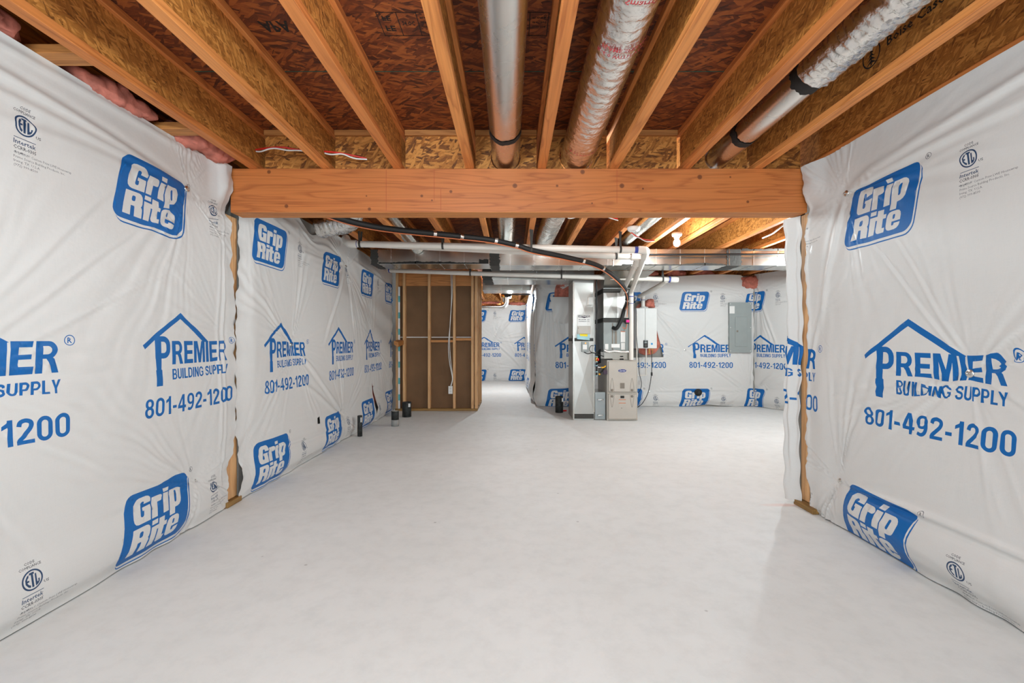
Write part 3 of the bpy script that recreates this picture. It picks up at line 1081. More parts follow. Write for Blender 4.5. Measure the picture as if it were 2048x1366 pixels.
    if corner is not None:
        cu, rad = corner
        sc_ = np.maximum(cu - u, 0)
        a_ = np.minimum(sc_ / rad, PI / 2)
        rest = np.maximum(sc_ - rad * PI / 2, 0)
        m_ = sc_ > 0
        cx = cu - (rad + d) * np.sin(a_)
        cy = O[1] + rad - (rad + d) * np.cos(a_) + rest
        X[:, 0] = np.where(m_, cx, X[:, 0])
        X[:, 1] = np.where(m_, cy, X[:, 1])
    X[:, 2] += v
    X[:, 2] = np.maximum(X[:, 2], .004)
    org = np.array(org if org is not None else (X[:, 0].mean(), X[:, 1].mean(), 0.0))
    me = bpy.data.meshes.new('housewrap_sheet')
    a, b, c = X[F[:, 0]], X[F[:, 1]], X[F[:, 2]]
    nn = np.cross(b - a, c - a) @ N
    F = np.where((nn < 0)[:, None], F[:, ::-1], F)
    X = X - org
    me.vertices.add(len(X))
    me.vertices.foreach_set('co', X.ravel())
    me.loops.add(len(F) * 3)
    me.loops.foreach_set('vertex_index', F.ravel())
    me.polygons.add(len(F))
    me.polygons.foreach_set('loop_start', np.arange(0, len(F) * 3, 3))
    me.polygons.foreach_set('loop_total', np.full(len(F), 3))
    for k in ('wrap', 'blue', 'navy', 'ink'): me.materials.append(M[k])
    me.polygons.foreach_set('material_index', mat)
    me.polygons.foreach_set('use_smooth', np.ones(len(F), bool))
    me.update(calc_edges=True)
    me.validate()
    o = bpy.data.objects.new('housewrap_sheet', me)
    o.location = org
    COL.objects.link(o)
    return tag(o, label, 'house wrap', 'printed wrap sheets')


def lsp(*segs):
    """grid lines: (start, stop, step), joined"""
    out = []
    for a, b, s in segs:
        n = max(1, int(round((b - a) / s)))
        out += [a + (b - a) * k / n for k in range(n)]
    return np.array(out + [segs[-1][1]])


VS = lsp((.006, .35, .011), (.35, 2.345, .0145))
# left wall, near part: u = y
sheet('white printed house wrap on the near left wall, from the picture edge to the post', (XL, 0, 0), (0, 1, 0), (1, 0, 0), lsp((-.6, 1.5, .06), (1.5, 3.2, .0115)), VS,
      [.13, 1.31, 2.48], [(2.76, 2.076, 1.1), (2.825, .28, 1.0), (1.50, 1.02, 1.0), (.4, .3), (.3, 2.0), (3.12, 1.2, .5)],
      folds=[(2.74, 2.08, 1.2, 2.22, .016, .022), (2.72, 2.07, 1.3, 2.10, .012, .02), (2.7, 2.05, 1.6, 2.0, .008, .018), (1.55, 1.05, 2.4, 1.75, .0035, .012), (1.55, 1.0, 2.7, 1.6, .003, .011), (1.5, 1.1, 2.3, 1.95, .003, .012), (1.5, .98, 2.2, .5, .003, .012), (2.9, 2.3, 1.0, 2.30, .012, .02),
             (3.09, .15, 3.08, 2.1, .012, .016), (3.05, .3, 3.03, 1.9, .009, .014)],
      bulge=.05, ue=lambda v: 3.155 + .09 * sst(v, .25, .5) - .055 * sst(v, 1.4, 1.7) - .075 * sst(v, 1.98, 2.04) + .006 * np.sin(v * 40) + .004 * np.sin(v * 93),
      extra=lambda u, v: .055 * sst(u, 2.93, 3.1) * sst(v, 2.02, 2.2) + .03 * np.exp(-((v - .16) / .12) ** 2) * sst(3.1 - u, 0, .3), seed=3, dz=.035, amp=1.1)
# left wall, far part
sheet('white printed house wrap on the far left wall, between the post and the brown partition', (XL, 0, 0), (0, 1, 0), (1, 0, 0), lsp((3.235, 7.48, .0145)), VS,
      [3.66, 4.90, 6.08, 7.26], [(4.06, 1.12, 1.1), (5.40, 2.04, 1.2), (5.32, .232, 1.1), (6.45, 1.15, 1.0), (7.17, 2.06, 1.0), (7.1, .32, .8), (3.35, 2.26, .8), (3.3, .3, .6)],
      folds=[(5.38, 2.04, 4.1, 2.25, .014, .025), (5.38, 2.0, 4.0, 1.95, .01, .02), (5.35, 2.0, 4.7, 1.1, .01, .022), (4.1, 1.1, 5.3, .28, .01, .022), (5.3, .25, 4.2, .75, .011, .025), (7.15, 2.06, 5.6, 2.15, .014, .022), (5.42, 2.0, 5.6, 1.2, .009, .02), (3.4, .3, 5.25, .22, .012, .02)],
      bulge=.05, us_edge=lambda v: 3.276 - .034 * sst(v, .3, .6) * (1 - sst(v, 1.4, 1.7)) - .01 * (1 - sst(v, .05, .25)) + .006 * np.sin(v * 33) + .004 * np.sin(v * 87),
      top=lambda u: 2.345 - .15 * np.exp(-((u - 4.46) / .24) ** 2) - .05 * sst(u, 5.2, 7.2),
      extra=lambda u, v: .035 * np.exp(-((v - .16) / .12) ** 2) * sst(7.4 - u, 0, .3),
      holes=[[(4.505, .335), (4.56, .33), (4.565, .40), (4.51, .395)], [(6.30, .58), (6.335, .53), (6.37, .53), (6.345, .50), (6.50, .21), (6.41, .13), (6.33, .42)]], seed=8, dz=.03, amp=1.35)
# right wall: u = 3.2 - y
sheet('white printed house wrap on the right wall, nearest the photographer', (XR, 3.2, 0), (0, -1, 0), (-1, 0, 0), lsp((.065, 1.75, .0115), (1.75, 3.9, .06)), VS,
      [-.47, .71, 1.89, 3.07], [(.43, 2.05, 1.1), (.385, .286, 1.1), (1.18, 1.008, 1.15), (2.6, .3), (2.4, 2.0), (.12, 1.3, .5)],
      folds=[(1.2, 1.0, 1.95, .62, .006, .009), (1.2, 1.02, .6, 1.75, .0045, .010), (1.21, 1.03, .75, 1.78, .0035, .009), (1.15, .98, .2, .75, .004, .012), (1.15, .97, .25, .60, .0035, .011), (1.2, 1.05, 1.75, 1.8, .0035, .011), (.4, 2.05, .1, .9, .012, .02), (.42, 2.03, .22, 1.2, .012, .018), (.45, 2.08, 1.7, 2.26, .014, .022), (.4, 2.06, 1.6, 2.12, .010, .02),
             (.08, 2.25, .075, .2, .01, .015), (.36, .30, 1.9, .33, .02, .018)],
      bulge=.05, us_edge=lambda v: .062 + .03 * sst(v, 2.0, 2.05) + .006 * np.sin(v * 7 + np.sin(v * 3)) + .003 * np.sin(v * 41 + 3 * np.sin(v * 11)) + .003 * np.sin(v * 83) + .05 * (1 - sst(v, .03, .25)),
      extra=lambda u, v: .045 * (1 - sst(u, .08, .3)) * sst(v, 2.02, 2.2) + .06 * np.exp(-((v - .17) / .11) ** 2) * sst(u, .3, .62), seed=13, dz=-.02, amp=1.15)
# right wall, the strip beyond the post, hanging loose from the beam
sheet('narrow loose strip of house wrap hanging beside the right hand post under the beam', (XR, 3.29, 0), (0, -1, 0), (-1, 0, 0), lsp((0, .115, .0075)), lsp((.02, 2.03, .012)),
      [-.33], [], folds=[(.03, 2.0, .04, .1, .012, .012), (.1, 2.0, .09, .3, .012, .011)], bulge=.01, d0=.012,
      us_edge=lambda v: .008 + .012 * np.sin(v * 5), ue=lambda v: .103 + .005 * np.sin(v * 6 + 1 + np.sin(v * 4)) + .003 * np.sin(v * 37), extra=lambda u, v: .055 * (1 - sst(u, .0, .12)) + .010 * np.sin(v * 4.3) + .012 * (1 - v / 2), seed=21, dz=0.0)
# back wall
sheet('white printed house wrap on the back wall behind the electrical panel', (0, YB, 0), (1, 0, 0), (0, -1, 0), lsp((-.05, 4.27, .0165)), lsp((.006, 2.33, .0165)),
      [-.33, .85, 2.03, 3.21, 4.36], [(3.06, 1.0, 1.2), (4.2, .33, 1.2), (2.43, .26, 1.0), (.66, 2.0, 1.6), (1.0, .34, 1.2), (.30, .5, 1.0), (4.22, 2.0, 1.0), (2.2, 1.9, 1.0)],
      folds=[(3.08, 1.0, 4.15, .35, .013, .02), (3.08, .97, 4.1, .30, .01, .018), (3.05, 1.02, 2.35, 1.9, .014, .02), (3.0, 1.0, 2.45, 1.75, .01, .018), (2.45, .27, 4.2, .31, .014, .016), (.66, 1.98, .62, .2, .016, .02), (.68, 1.98, .78, .3, .012, .018), (.62, 1.98, .40, .3, .018, .022), (.70, 1.97, .95, .9, .012, .016)],
      corner=(.56, .10), amp=1.35,
      bulge=.05, top=lambda u: 2.315 - .02 * np.sin(u * 3) - .17 * np.exp(-((u - 4.23) / .13) ** 4),
      extra=lambda u, v: .03 * np.exp(-((v - .15) / .1) ** 2), bot=lambda u: .006 + .03 * np.exp(-((u - 3.45) / .2) ** 2),
      holes=[[(2.1, 1.75), (2.2, 1.86), (2.42, 1.86), (2.49, 1.74), (2.50, 1.55), (2.665, .88), (2.1, .87)], [(.78, 1.74), (.79, 1.86), (.765, 1.95), (.80, 2.03), (.84, 2.07), (.92, 2.09), (1.0, 2.14), (1.13, 2.13), (1.13, 1.5), (.95, 1.56), (.84, 1.64)]], seed=17, upper=1.88, dz=-.02)
AU = tuple(AD)
sheet('white printed house wrap on the slanting far right wall beyond the electrical panel', tuple(A0), AU, tuple(AN), lsp((-.02, 1.9, .0165)), lsp((.006, 2.34, .0165)),
      [-.06, 1.12], [(.02, .32, 1.2), (.05, 2.0, 1.3), (1.3, .3), (1.3, 2.0)],
      folds=[(.03, 2.2, .45, 1.0, .014, .022), (.02, .33, .8, .9, .012, .02)], bulge=.05, extra=lambda u, v: .03 * np.exp(-((v - .15) / .1) ** 2), seed=23, upper=1.88, dz=-.02, amp=1.4)
# hallway
sheet('bright white printed house wrap on the end wall of the far hallway', (0, YH, 0), (1, 0, 0), (0, -1, 0), lsp((-1.6, .45, .025)), lsp((.006, 2.22, .022)),
      [-1.0, .16], [(-.55, 1.19, 1.3), (.3, .36, 1.2), (.15, 2.0, 1.2), (-.9, .3), (-1.2, 1.9)],
      folds=[(-.53, 1.2, .1, 1.9, .016, .03), (-.5, 1.17, .28, .40, .016, .03)], bulge=.05, seed=29, upper=1.9, amp=1.7)
sheet('white printed house wrap along the right side of the far hallway', (.47, YB + .42, 0), (0, 1, 0), (-1, 0, 0), lsp((0, 4.65, .03)), lsp((.006, 2.33, .022)),
      [.5, 1.68, 2.86, 4.0], [(.12, 2.0, 1.2), (1.2, .4), (2.2, 1.9), (3.2, 1.0), (4.4, .4)], folds=[(.35, 2.2, .3, .1, .02, .04)],
      bulge=.09, d0=.02, extra=lambda u, v: .05 * np.exp(-((v - .2) / .15) ** 2), seed=31)


# cap nails that hold the sheets
def nail(p, nrm, label):
    t = thing('cap_nail', label, 'nail', p, 'cap nails holding the wrap')
    n = Vector(nrm)
    MB().lathe((Vector(p)), [(0, .005), (.016, .0045), (.019, .0015), (.019, -.001)], 20, axis=n).build('washer', M['galv'], t)
    MB().lathe((Vector(p)), [(.003, .003), (.003, .014), (.0055, .0145), (.0055, .0165), (0, .017)], 12, axis=n).build('nail_head', M['galv'], t)


nail((XL + .013, 2.76, 2.076), (1, 0, .0), 'round metal cap nail high on the near left wrap by the beam end')
nail((XL + .013, 2.825, .28), (1, 0, .0), 'round metal cap nail low on the near left wrap by the post')
nail((XL + .013, 4.06, 1.12), (1, 0, .0), 'round metal cap nail in the first house emblem past the left post')
nail((XL + .013, 5.40, 2.04), (1, 0, .0), 'round metal cap nail high on the far left wrap past its second emblem')
nail((XL + .013, 5.32, .232), (1, 0, .0), 'round metal cap nail low on the far left wrap beside its second emblem')
nail((XR - .013, 2.02, 1.008), (-1, 0, .0), 'round metal cap nail in the big house emblem on the right wrap')
nail((XR - .013, 2.766, 2.05), (-1, 0, .0), 'metal cap nail at the upper far corner of the right wrap, by the beam end')
nail((XR - .013, 2.815, .286), (-1, 0, .0), 'metal cap nail low on the right wrap, above the lower emblem')
nail((3.06, YB - .013, 1.0), (0, -1, 0), 'cap nail left of the house emblem on the back wall')
nail((2.43, YB - .013, .26), (0, -1, 0), 'cap nail low on the back wall, right of the furnace')

# posts under the beam ends
MBp = MB().box(-2.05, -1.986, 3.14, 3.180, .04, 2.036).box(-2.05, -1.986, 3.182, 3.221, .04, 2.036).box(-2.05, -1.986, 3.223, 3.285, .04, 2.036)
lp = thing('support_post', 'wooden support post under the left end of the beam, between two wrap sheets', 'post', (-2.0, 3.2, 0))
MBp.build('post_plies', M['stud'], lp, bev=.002, seg=1)
MB().box(-2.05, -1.955, 3.13, 3.295, 0.001, .036).build('sill_plate', M['treated_y'], lp, bev=.002, seg=1)
rp = thing('support_post', 'wooden support post under the right end of the beam, framed by loose wrap', 'post', (2.06, 3.18, 0))
MB().box(2.044, 2.12, 3.125, 3.166, .04, 2.036).box(2.043, 2.12, 3.168, 3.215, .04, 2.036).build('post_plies', M['stud'], rp, bev=.002, seg=1)
MB().box(1.995, 2.12, 3.02, 3.225, 0.001, .036).build('sill_plate', M['treated_y'], rp, bev=.002, seg=1)

# ------------------------------------------------------------------ partition of bare studs (left, far)
PY = 7.52
sw = thing('stud_partition', 'bare wooden stud partition backed with brown drywall, at the end of the left wall', 'partition', (-1.25, PY, 0))
sw['kind'] = 'thing'
STX = [-1.90, -1.785, -1.37, -0.955, -0.655, -0.592]
for k, x in enumerate(STX):
    MB().box(x - .021, x + .021, PY, PY + .089, .042, 2.30).build('stud', M['stud'], sw, bev=.002, seg=1)
for y in (7.93, 8.25, 8.55):
    MB().box(-0.66, -0.571, y, y + .04, .042, 2.30).build('stud', M['stud'], sw, bev=.002, seg=1)
MB().box(-1.935, -0.571, PY, PY + .089, .001, .041).build('bottom_plate', M['treated'], sw, bev=.002, seg=1)
MB().box(-0.66, -0.571, PY + .09, 8.6, .001, .041).build('bottom_plate', M['treated_y'], sw, bev=.002, seg=1)
MB().box(-1.935, -0.571, PY, 7.609, 2.301, 2.337).build('top_plate', M['plate'], sw, bev=.002, seg=1)
MB().box(-0.66, -0.571, 7.61, 8.6, 2.301, 2.337).build('top_plate', M['flange'], sw, bev=.002, seg=1)
hb = MB()
for a, b in zip(STX[:-1], STX[1:]):
    if b - a > .1: hb.box(a + .022, b - .022, PY + .05, PY + .088, 2.075, 2.299)
hb.build('header_board', M['plate'], sw)
dry = MB().box(-1.935, -0.66, 7.6095, 7.622, .01, 2.30)
for a, b in zip(STX[:-1], STX[1:]):
    if b - a > .1: dry.box(a + .022, b - .022, 7.6075, 7.6095, 1.215, 1.228, 1)
dry.build('drywall_back', [M['kraft'], M['white']], sw)
MB().box(-0.675, -0.661, 7.93, 8.6, .01, 2.30).build('drywall_back', M['kraft'], sw)
MB().box(-1.347, -0.977, PY + .012, PY + .088, 1.135, 1.175).build('nailing_block', M['plate'], sw, bev=.002, seg=1)
MB().box(-0.933, -0.677, PY + .012, PY + .088, 1.165, 1.205).build('nailing_block', M['plate'], sw, bev=.002, seg=1)
oc = thing('wall_outlet', 'white electrical outlet fixed to a stud of the brown partition, cables above it', 'outlet', (-1.015, PY - .012, .34))
MB().box(-1.05, -.981, PY - .012, PY - .003, .285, .415).build('cover_plate', M['white'], oc, bev=.003)
for z in (.325, .375):
    sb = MB().box(-1.032, -.999, PY - .015, PY - .012, z - .016, z + .016).build('receptacle', M['white'], oc, bev=.004)
    MB().box(-1.024, -1.021, PY - .0156, PY - .015, z - .006, z + .008).box(-1.010, -1.007, PY - .0156, PY - .015, z - .006, z + .008).build('slots', M['black'], sb)
for k, (dx, b) in enumerate(((0, .05), (.022, .09))):
    pts = spline([(-.985 + dx - .03, PY + .03, 2.28), (-1.0 + dx * .5, PY - .006, 1.9), (-1.01 - b * .1, PY - .01, 1.5), (-1.05 + dx, PY - .012, 1.1), (-1.03 + dx, PY - .012, .8), (-.985 + dx * .3, PY - .013, .55), (-1.012 + dx * .4, PY - .008, .418)])
    one('electrical_cable', 'white electrical cable running down the brown partition to the outlet, ' + ('left' if k == 0 else 'right') + ' one of two', 'cable', MB().tube(pts, .0055, 8), M['white'], (-1.0, PY, .42), 'cables to the outlet')
# white board with teal bands standing in the corner
tb = thing('edge_trim_strip', 'thin upright white strip with teal bands in the corner of the brown partition', 'trim', (-1.86, 7.50, 0))
MB().box(-1.873, -1.845, 7.49, 7.505, .045, 2.05).build('strip', M['white'], tb, bev=.001, seg=1)
for k in range(7): MB().box(-1.8735, -1.8445, 7.4893, 7.5, .18 + .27 * k, .28 + .27 * k).build('teal_band', M['teal_lvl'], tb)
one('wood_block', 'short offcut of lumber jutting from the wall beside the brown partition', 'wood', MB().hexa([(-1.87, 7.2, 1.10), (-1.80, 7.2, 1.06), (-1.87, 7.48, 1.13), (-1.78, 7.48, 1.10), (-1.87, 7.2, 1.16), (-1.80, 7.2, 1.14), (-1.87, 7.48, 1.18), (-1.78, 7.48, 1.17)]), M['plate'], (-1.83, 7.35, 1.06), bev=.003)

# ------------------------------------------------------------------ ducts overhead


def crinkle(seed, a, n):
    r = NP(seed)
    ph = r.uniform(0, 6.28, 400)
    jit = r.uniform(-1, 1, (1500, n))
    return lambda i, k: 1 + a * (.75 * math.sin(i * 1.9 + 1.3 * math.sin(2 * PI * k / n * 3 + ph[i % 400] * .25)) + .7 * jit[i % 1500][k])


def roundduct(label, pts, r, bands=(), n=40, mat='galv'):
    t = thing('round_duct', label, 'duct', pts[len(pts) // 2])
    MB().tube(pts, r, n).build('pipe', M[mat], t)
    for (c, wd) in bands:
        j = max(k for k in range(len(pts) - 1) if pts[k][1] <= c)
        a, b = Vector(pts[j]), Vector(pts[j + 1])
        d = (b - a).normalized()
        p = a + d * ((c - a.y) / d.y)
        rr = NP(int(c * 100))
        ring = [p + d * (wd * (k / 6 - .5)) for k in range(7)]
        jg = rr.uniform(-.3, .3, 40)
        mb = MB().tube(ring, r + .0035, 40, caps=False)
        mb.v = [tuple(Vector(v) + d * (wd * .5 * jg[i % 40] * (1 if i // 40 in (0, 6) else .3))) for i, v in enumerate(mb.v)]
        mb.build('mastic_band', M['mastic'], t)
    return t


roundduct('bright galvanised round duct running between the joists over the middle of the beam', [(-.005, -2.6, 2.52), (-.045, 3.25, 2.452), (-.07, 5.79, 2.43)], .098, [(2.78, .05)])
rd = MB()


def flex(name, label, pts, r, seed, step=.016, n=44, a=.055):
    P = []
    pts = [Vector(p) for p in pts]
    for i in range(len(pts) - 1):
        k = max(1, int((pts[i + 1] - pts[i]).length / step))
        P += [pts[i].lerp(pts[i + 1], q / k) for q in range(k)]
    P.append(pts[-1])
    t = thing(name, label, 'duct', P[len(P) // 2])
    MB().tube(P, r, n, rfun=crinkle(seed, a, n)).build('foil_jacket', M['foil'], t)
    return t


fx = flex('flexible_duct', 'thick silver foil insulated duct between the joists, red lettering around it', [(.46, .3, 2.505), (.455, 3.2, 2.458), (.44, 4.4, 2.44), (.40, 5.79, 2.42)], .111, 3, .02, 40, .03)
# red lettering round the foil jacket
M['redprint'] = plain('red_jacket_lettering', lin(190, 64, 70), 0.6)


def wraptext(mb, body, y, ang0, h, c, r):
    pts, polys, _ = text_geo(body, .015, 1)
    k = h / .69
    vs = []
    for x, yy in pts:
        a = ang0 + x * k / r
        vs.append((c[0] + r * math.sin(a), y + yy * k, c[1] - r * math.cos(a)))
    mb.add(vs, [p[::-1] for p in polys])


for (yy, s_, h, a0) in ((1.93, 'R-6.0 WITH VAPOR', .022, -.9), (1.89, 'FLAME SPREAD 25', .022, -.75), (1.62, 'Q3/2', .03, .35), (1.62, 'Smart', .028, -.45), (2.92, 'R-6.0 INSULATED', .02, -.8)):
    lt = MB()
    wraptext(lt, s_, yy, a0, h, (.458, 2.48 if yy < 2.5 else 2.465), .119)
    lt.build('red_lettering', M['redprint'], fx)

d3 = roundduct('shiny round pipe with black bands between the joists at upper right', [(1.45, 2.17, 2.447), (1.45, 5.79, 2.447)], .076, [(2.21, .085), (2.83, .06)])
flex('flexible_duct', 'crinkled silver foil duct joined to the banded round pipe at upper right', [(1.47, .2, 2.46), (1.455, 1.4, 2.45), (1.45, 2.165, 2.447)], .089, 9, .013, 44, .075)
flex('flexible_duct', 'foil duct bending down behind the left end of the beam, above the far left wrap', bend([(-1.46, 3.4, 2.48), (-1.45, 4.05, 2.42), (-1.50, 4.3, 2.29), (-1.86, 4.42, 2.265)], .15, 5), .105, 14, .016, 40, .075)
roundduct('plain round branch pipe slanting back above the foil bend at left', [(-1.27, 4.62, 2.48), (-1.20, 5.79, 2.34)], .075)


# rectangular sheet metal ducts
def boxduct(label, x0, x1, y0, y1, z0, z1, cleats=.31, bands=(), mat='galv_dull', part_name='box_duct', seamz=None):
    t = thing(part_name, label, 'duct', ((x0 + x1) / 2, (y0 + y1) / 2, z0))
    mb = MB().box(x0, x1, y0, y1, z0, z1)
    mb.build('casing', M[mat], t, bev=.004)
    if cleats:
        nn = int((x1 - x0) / cleats)
        for k in range(1, nn + 1):
            x = x0 + cleats * k - .05
            if x > x1 - .03: break
            MB().box(x - .006, x + .006, y0 - .005, y0 - .0005, z0 + .004, z1).box(x - .006, x + .006, y0, y1, z0 - .004, z0 - .0005).build('drive_cleat', M['galv'], t)
    for (a, b) in bands:
        r = NP(int(abs(a) * 91) + 3)
        n = 14
        vs, fs = [], []
        for k in range(n + 1):
            z = z0 - .004 + (z1 - z0) * k / n
            ja, jb = r.uniform(-.012, .012, 2)
            vs += [(a + ja, y0 - .004, z), (b + jb, y0 - .004, z)]
        for k in range(n): fs.append((2 * k, 2 * k + 1, 2 * k + 3, 2 * k + 2))
        m0 = MB().add(vs, fs)
        vs, fs = [], []
        for k in range(n + 1):
            y = y0 - .004 + (y1 - y0) * k / n
            ja, jb = r.uniform(-.012, .012, 2)
            vs += [(a + ja, y, z0 - .0045), (b + jb, y, z0 - .0045)]
        for k in range(n): fs.append((2 * k + 2, 2 * k + 3, 2 * k + 1, 2 * k))
        m0.add(vs, fs).build('mastic_band', M['tape'], t)
    return t


def smear(t, x0, x1, y, z, h, seed, mat='mastic'):
    r = NP(seed)
    n = int((x1 - x0) / .008)
    vs, fs = [], []
    q = .5
    for k in range(n + 1):
        x = x0 + (x1 - x0) * k / n
        q = min(1.3, max(.2, q + r.uniform(-.16, .15)))
        vs += [(x, y, z - h * r.uniform(.42, .52)), (x, y, z + h * q)]
    for k in range(n): fs.append((2 * k, 2 * k + 2, 2 * k + 3, 2 * k + 1))
    MB().add(vs, fs).build('mastic_seam', M[mat], t)


ltk = boxduct('left length of the wide metal trunk duct, black sealed joints along its lower edge', -1.80, -.285, 5.8, 6.2, 2.137, 2.325, bands=[(-1.80, -1.71)])
smear(ltk, -1.70, -.30, 5.795, 2.15, .022, 5)
smear(ltk, -.42, -.30, 5.7945, 2.165, .05, 6)
rtk = boxduct('long right length of the wide metal trunk duct crossing over the furnace', -.282, 4.45, 5.8, 6.2, 2.118, 2.33, bands=[(-.282, -.16), (2.74, 2.92)])
smear(rtk, 1.4, 2.72, 5.795, 2.128, .02, 7, 'tape')
smear(rtk, 2.93, 4.1, 5.795, 2.318, .025, 8, 'tape')
for x in (.27, 1.29): MB().bar((x, 5.79, 2.335), (x, 5.79, 2.115), .016, .002, (0, 1, 0)).bar((x, 5.79, 2.114), (x, 6.0, 2.114), .016, .002).build('hanger_strap', M['galv'], rtk)
ret = boxduct('return air duct hung behind the white drain pipe, over the hallway entrance', -.43, 1.205, 6.66, 7.22, 2.05, 2.30, .42, bands=[(-.43, -.29)])
boxduct('darker metal duct crossing the hallway ceiling beyond the return duct', -.56, .35, 8.65, 9.2, 2.12, 2.33, .4)

# hall: damper, elbow and round pipe
hp = thing('hall_duct_elbow', 'small round metal elbow with black damper motor hanging in the hallway', 'duct', (-.13, 9.6, 2.0))
MB().tube(bend([(-.14, 10.2, 2.24), (-.14, 10.2, 1.93), (-.75, 10.2, 1.93)], .14, 8), .068, 28).build('elbow_pipe', M['galv'], hp)
MB().box(-.14, -.12, 10.19, 10.21, 2.22, JT - .001).build('hanger_strap', M['galv'], hp)
dm = MB().box(-.24, -.02, 10.1, 10.3, 2.14, 2.22).build('damper_box', M['black'], hp, bev=.005)
MB().lathe((-.2, 10.09, 2.15), [(0, 0), (.035, 0), (.035, .05), (0, .05)], 20, axis=(0, -1, 0)).build('motor', M['brass'], dm)
one('gas_pipe', 'black pipe running sideways across the hallway above the wrap corner', 'pipe', MB().tube([(-.02, 10.0, 2.185), (.498, 10.0, 2.185)], .016, 12), M['blackpipe'], (.1, 10.0, 2.185))

# ------------------------------------------------------------------ mechanical equipment
# return drop
RX0, RX1, RY0, RY1 = .90, 1.203, 6.67, 7.24
rdp = thing('return_air_drop', 'tall bright sheet metal return duct standing left of the furnace', 'duct', ((RX0 + RX1) / 2, RY0, 0))


def crossbroken(mb, x0, x1, z0, z1, y, dpt=.012):
    """cross-broken sheet: four facets that rise to the middle"""
    c = ((x0 + x1) / 2, y - dpt, (z0 + z1) / 2)
    mb.add([(x0, y, z0), (x1, y, z0), (x1, y, z1), (x0, y, z1), c], [(0, 1, 4), (1, 2, 4), (2, 3, 4), (3, 0, 4)])


mb = MB().box(RX0, RX1, RY0, RY1, .002, 2.045)
mb.f.pop(2); mb.m.pop(2); mb.sm.pop(2)
crossbroken(mb, RX0, RX1, .10, 1.18, RY0)
crossbroken(mb, RX0, RX1, 1.18, 2.045, RY0)
mb.add([(RX0, RY0, .002), (RX1, RY0, .002), (RX1, RY0, .10), (RX0, RY0, .10)], [(0, 1, 2, 3)])
mb.build('casing', M['galv_matte'], rdp)
MB().box(RX0 - .004, RX1 + .004, RY0 - .006, RY1, 1.155, 1.20).build('mastic_band', M['tape'], rdp)
MB().box(RX0 + .01, RX1 - .005, RY0 - .005, RY0 - .001, .02, .09).build('mastic_band', M['tape'], rdp)
MB().box(RX0 - .006, RX0 - .001, RY0 + .02, RY0 + .1, 1.12, 1.24).build('mastic_band', M['mastic'], rdp)
MB().box(RX0 - .008, RX0 + .012, RY0 - .012, RY0 - .0005, .002, 2.04).box(RX1 - .012, RX1 + .004, RY0 - .012, RY0 - .0005, .12, 2.04).build('corner_seam', M['galv_dull'], rdp)
# plate on the drop
sg = thing('installer_sign', 'white installer sign with a dark banner on the tall metal duct', 'sign', (1.055, RY0 - .026, 1.30))
MB().box(.955, 1.145, RY0 - .026, RY0 - .018, 1.375, 1.54).build('board', M['white'], sg, bev=.001, seg=1)
MB().prism([(.967, 1.505), (1.03, 1.498), (1.055, 1.49), (1.08, 1.498), (1.137, 1.505), (1.137, 1.532), (.967, 1.532)], (0, RY0 - .0265, 0), (1, 0, 0), (0, 0, 1), .001).build('banner', M['label_dk'], sg)
tt = MB()
tt.text('METHOD', (.974, RY0 - .0285, 1.508), (1, 0, 0), (0, 0, 1), .019, .155, 0, .03)
tt.build('banner_lettering', M['white'], sg)
tt = MB()
tt.text('· 801-618-2480', (.966, RY0 - .0275, 1.463), (1, 0, 0), (0, 0, 1), .013, .115, 0, .02)
tt.text('· methodheating.com', (.966, RY0 - .0275, 1.438), (1, 0, 0), (0, 0, 1), .012, .12, 0, .02)
tt.text('HEAT', (1.098, RY0 - .0275, 1.463), (1, 0, 0), (0, 0, 1), .012, .034, 0, .01)
tt.text('COOL', (1.098, RY0 - .0275, 1.438), (1, 0, 0), (0, 0, 1), .012, .034, 0, .01)
tt.build('contact_lettering', M['label_dk'], sg)
mh = thing('manual_pouch', 'beige document pouch under the installer sign with yellow and pale blue stickers', 'pouch', (1.05, RY0 - .03, 1.17))
MB().hexa([(.953, RY0 - .04, 1.262), (1.147, RY0 - .04, 1.262), (.953, RY0 - .016, 1.262), (1.147, RY0 - .016, 1.262), (.953, RY0 - .026, 1.374), (1.147, RY0 - .026, 1.374), (.953, RY0 - .016, 1.374), (1.147, RY0 - .016, 1.374)]).build('pouch_body', M['beige'], mh, bev=.002)
MB().hexa([(.95, RY0 - .022, 1.185), (1.135, RY0 - .022, 1.168), (.95, RY0 - .019, 1.185), (1.135, RY0 - .019, 1.168), (.95, RY0 - .02, 1.255), (1.137, RY0 - .02, 1.255), (.95, RY0 - .017, 1.255), (1.137, RY0 - .017, 1.255)]).build('blue_sticker', M['cyanlbl'], mh)
MB().hexa([(.995, RY0 - .026, 1.232), (1.102, RY0 - .026, 1.222), (.995, RY0 - .023, 1.232), (1.102, RY0 - .023, 1.222), (.99, RY0 - .024, 1.26), (1.105, RY0 - .024, 1.26), (.99, RY0 - .021, 1.26), (1.105, RY0 - .021, 1.26)]).build('yellow_sticker', M['yellowlbl'], mh)
for z in (1.345, 1.285): MB().lathe((.966, RY0 - .034, z), [(0, .004), (.004, .003), (.004, -.002)], 10, axis=(0, -1, 0)).build('screw', M['black'], mh)
# switch box high on the drop
ob = thing('switch_box', 'small metal box with a white switch plate, high on the tall metal duct', 'switch', (1.14, RY0 - .04, 1.65))
MB().box(1.10, 1.17, RY0 - .042, RY0 - .008, 1.68, 1.795).build('box', M['galv_dull'], ob, bev=.002)
pl = MB().box(1.115, 1.178, RY0 - .048, RY0 - .0425, 1.685, 1.795).build('switch_plate', M['white'], ob, bev=.002)
MB().box(1.143, 1.150, RY0 - .056, RY0 - .048, 1.73, 1.75).build('toggle', M['white'], pl)
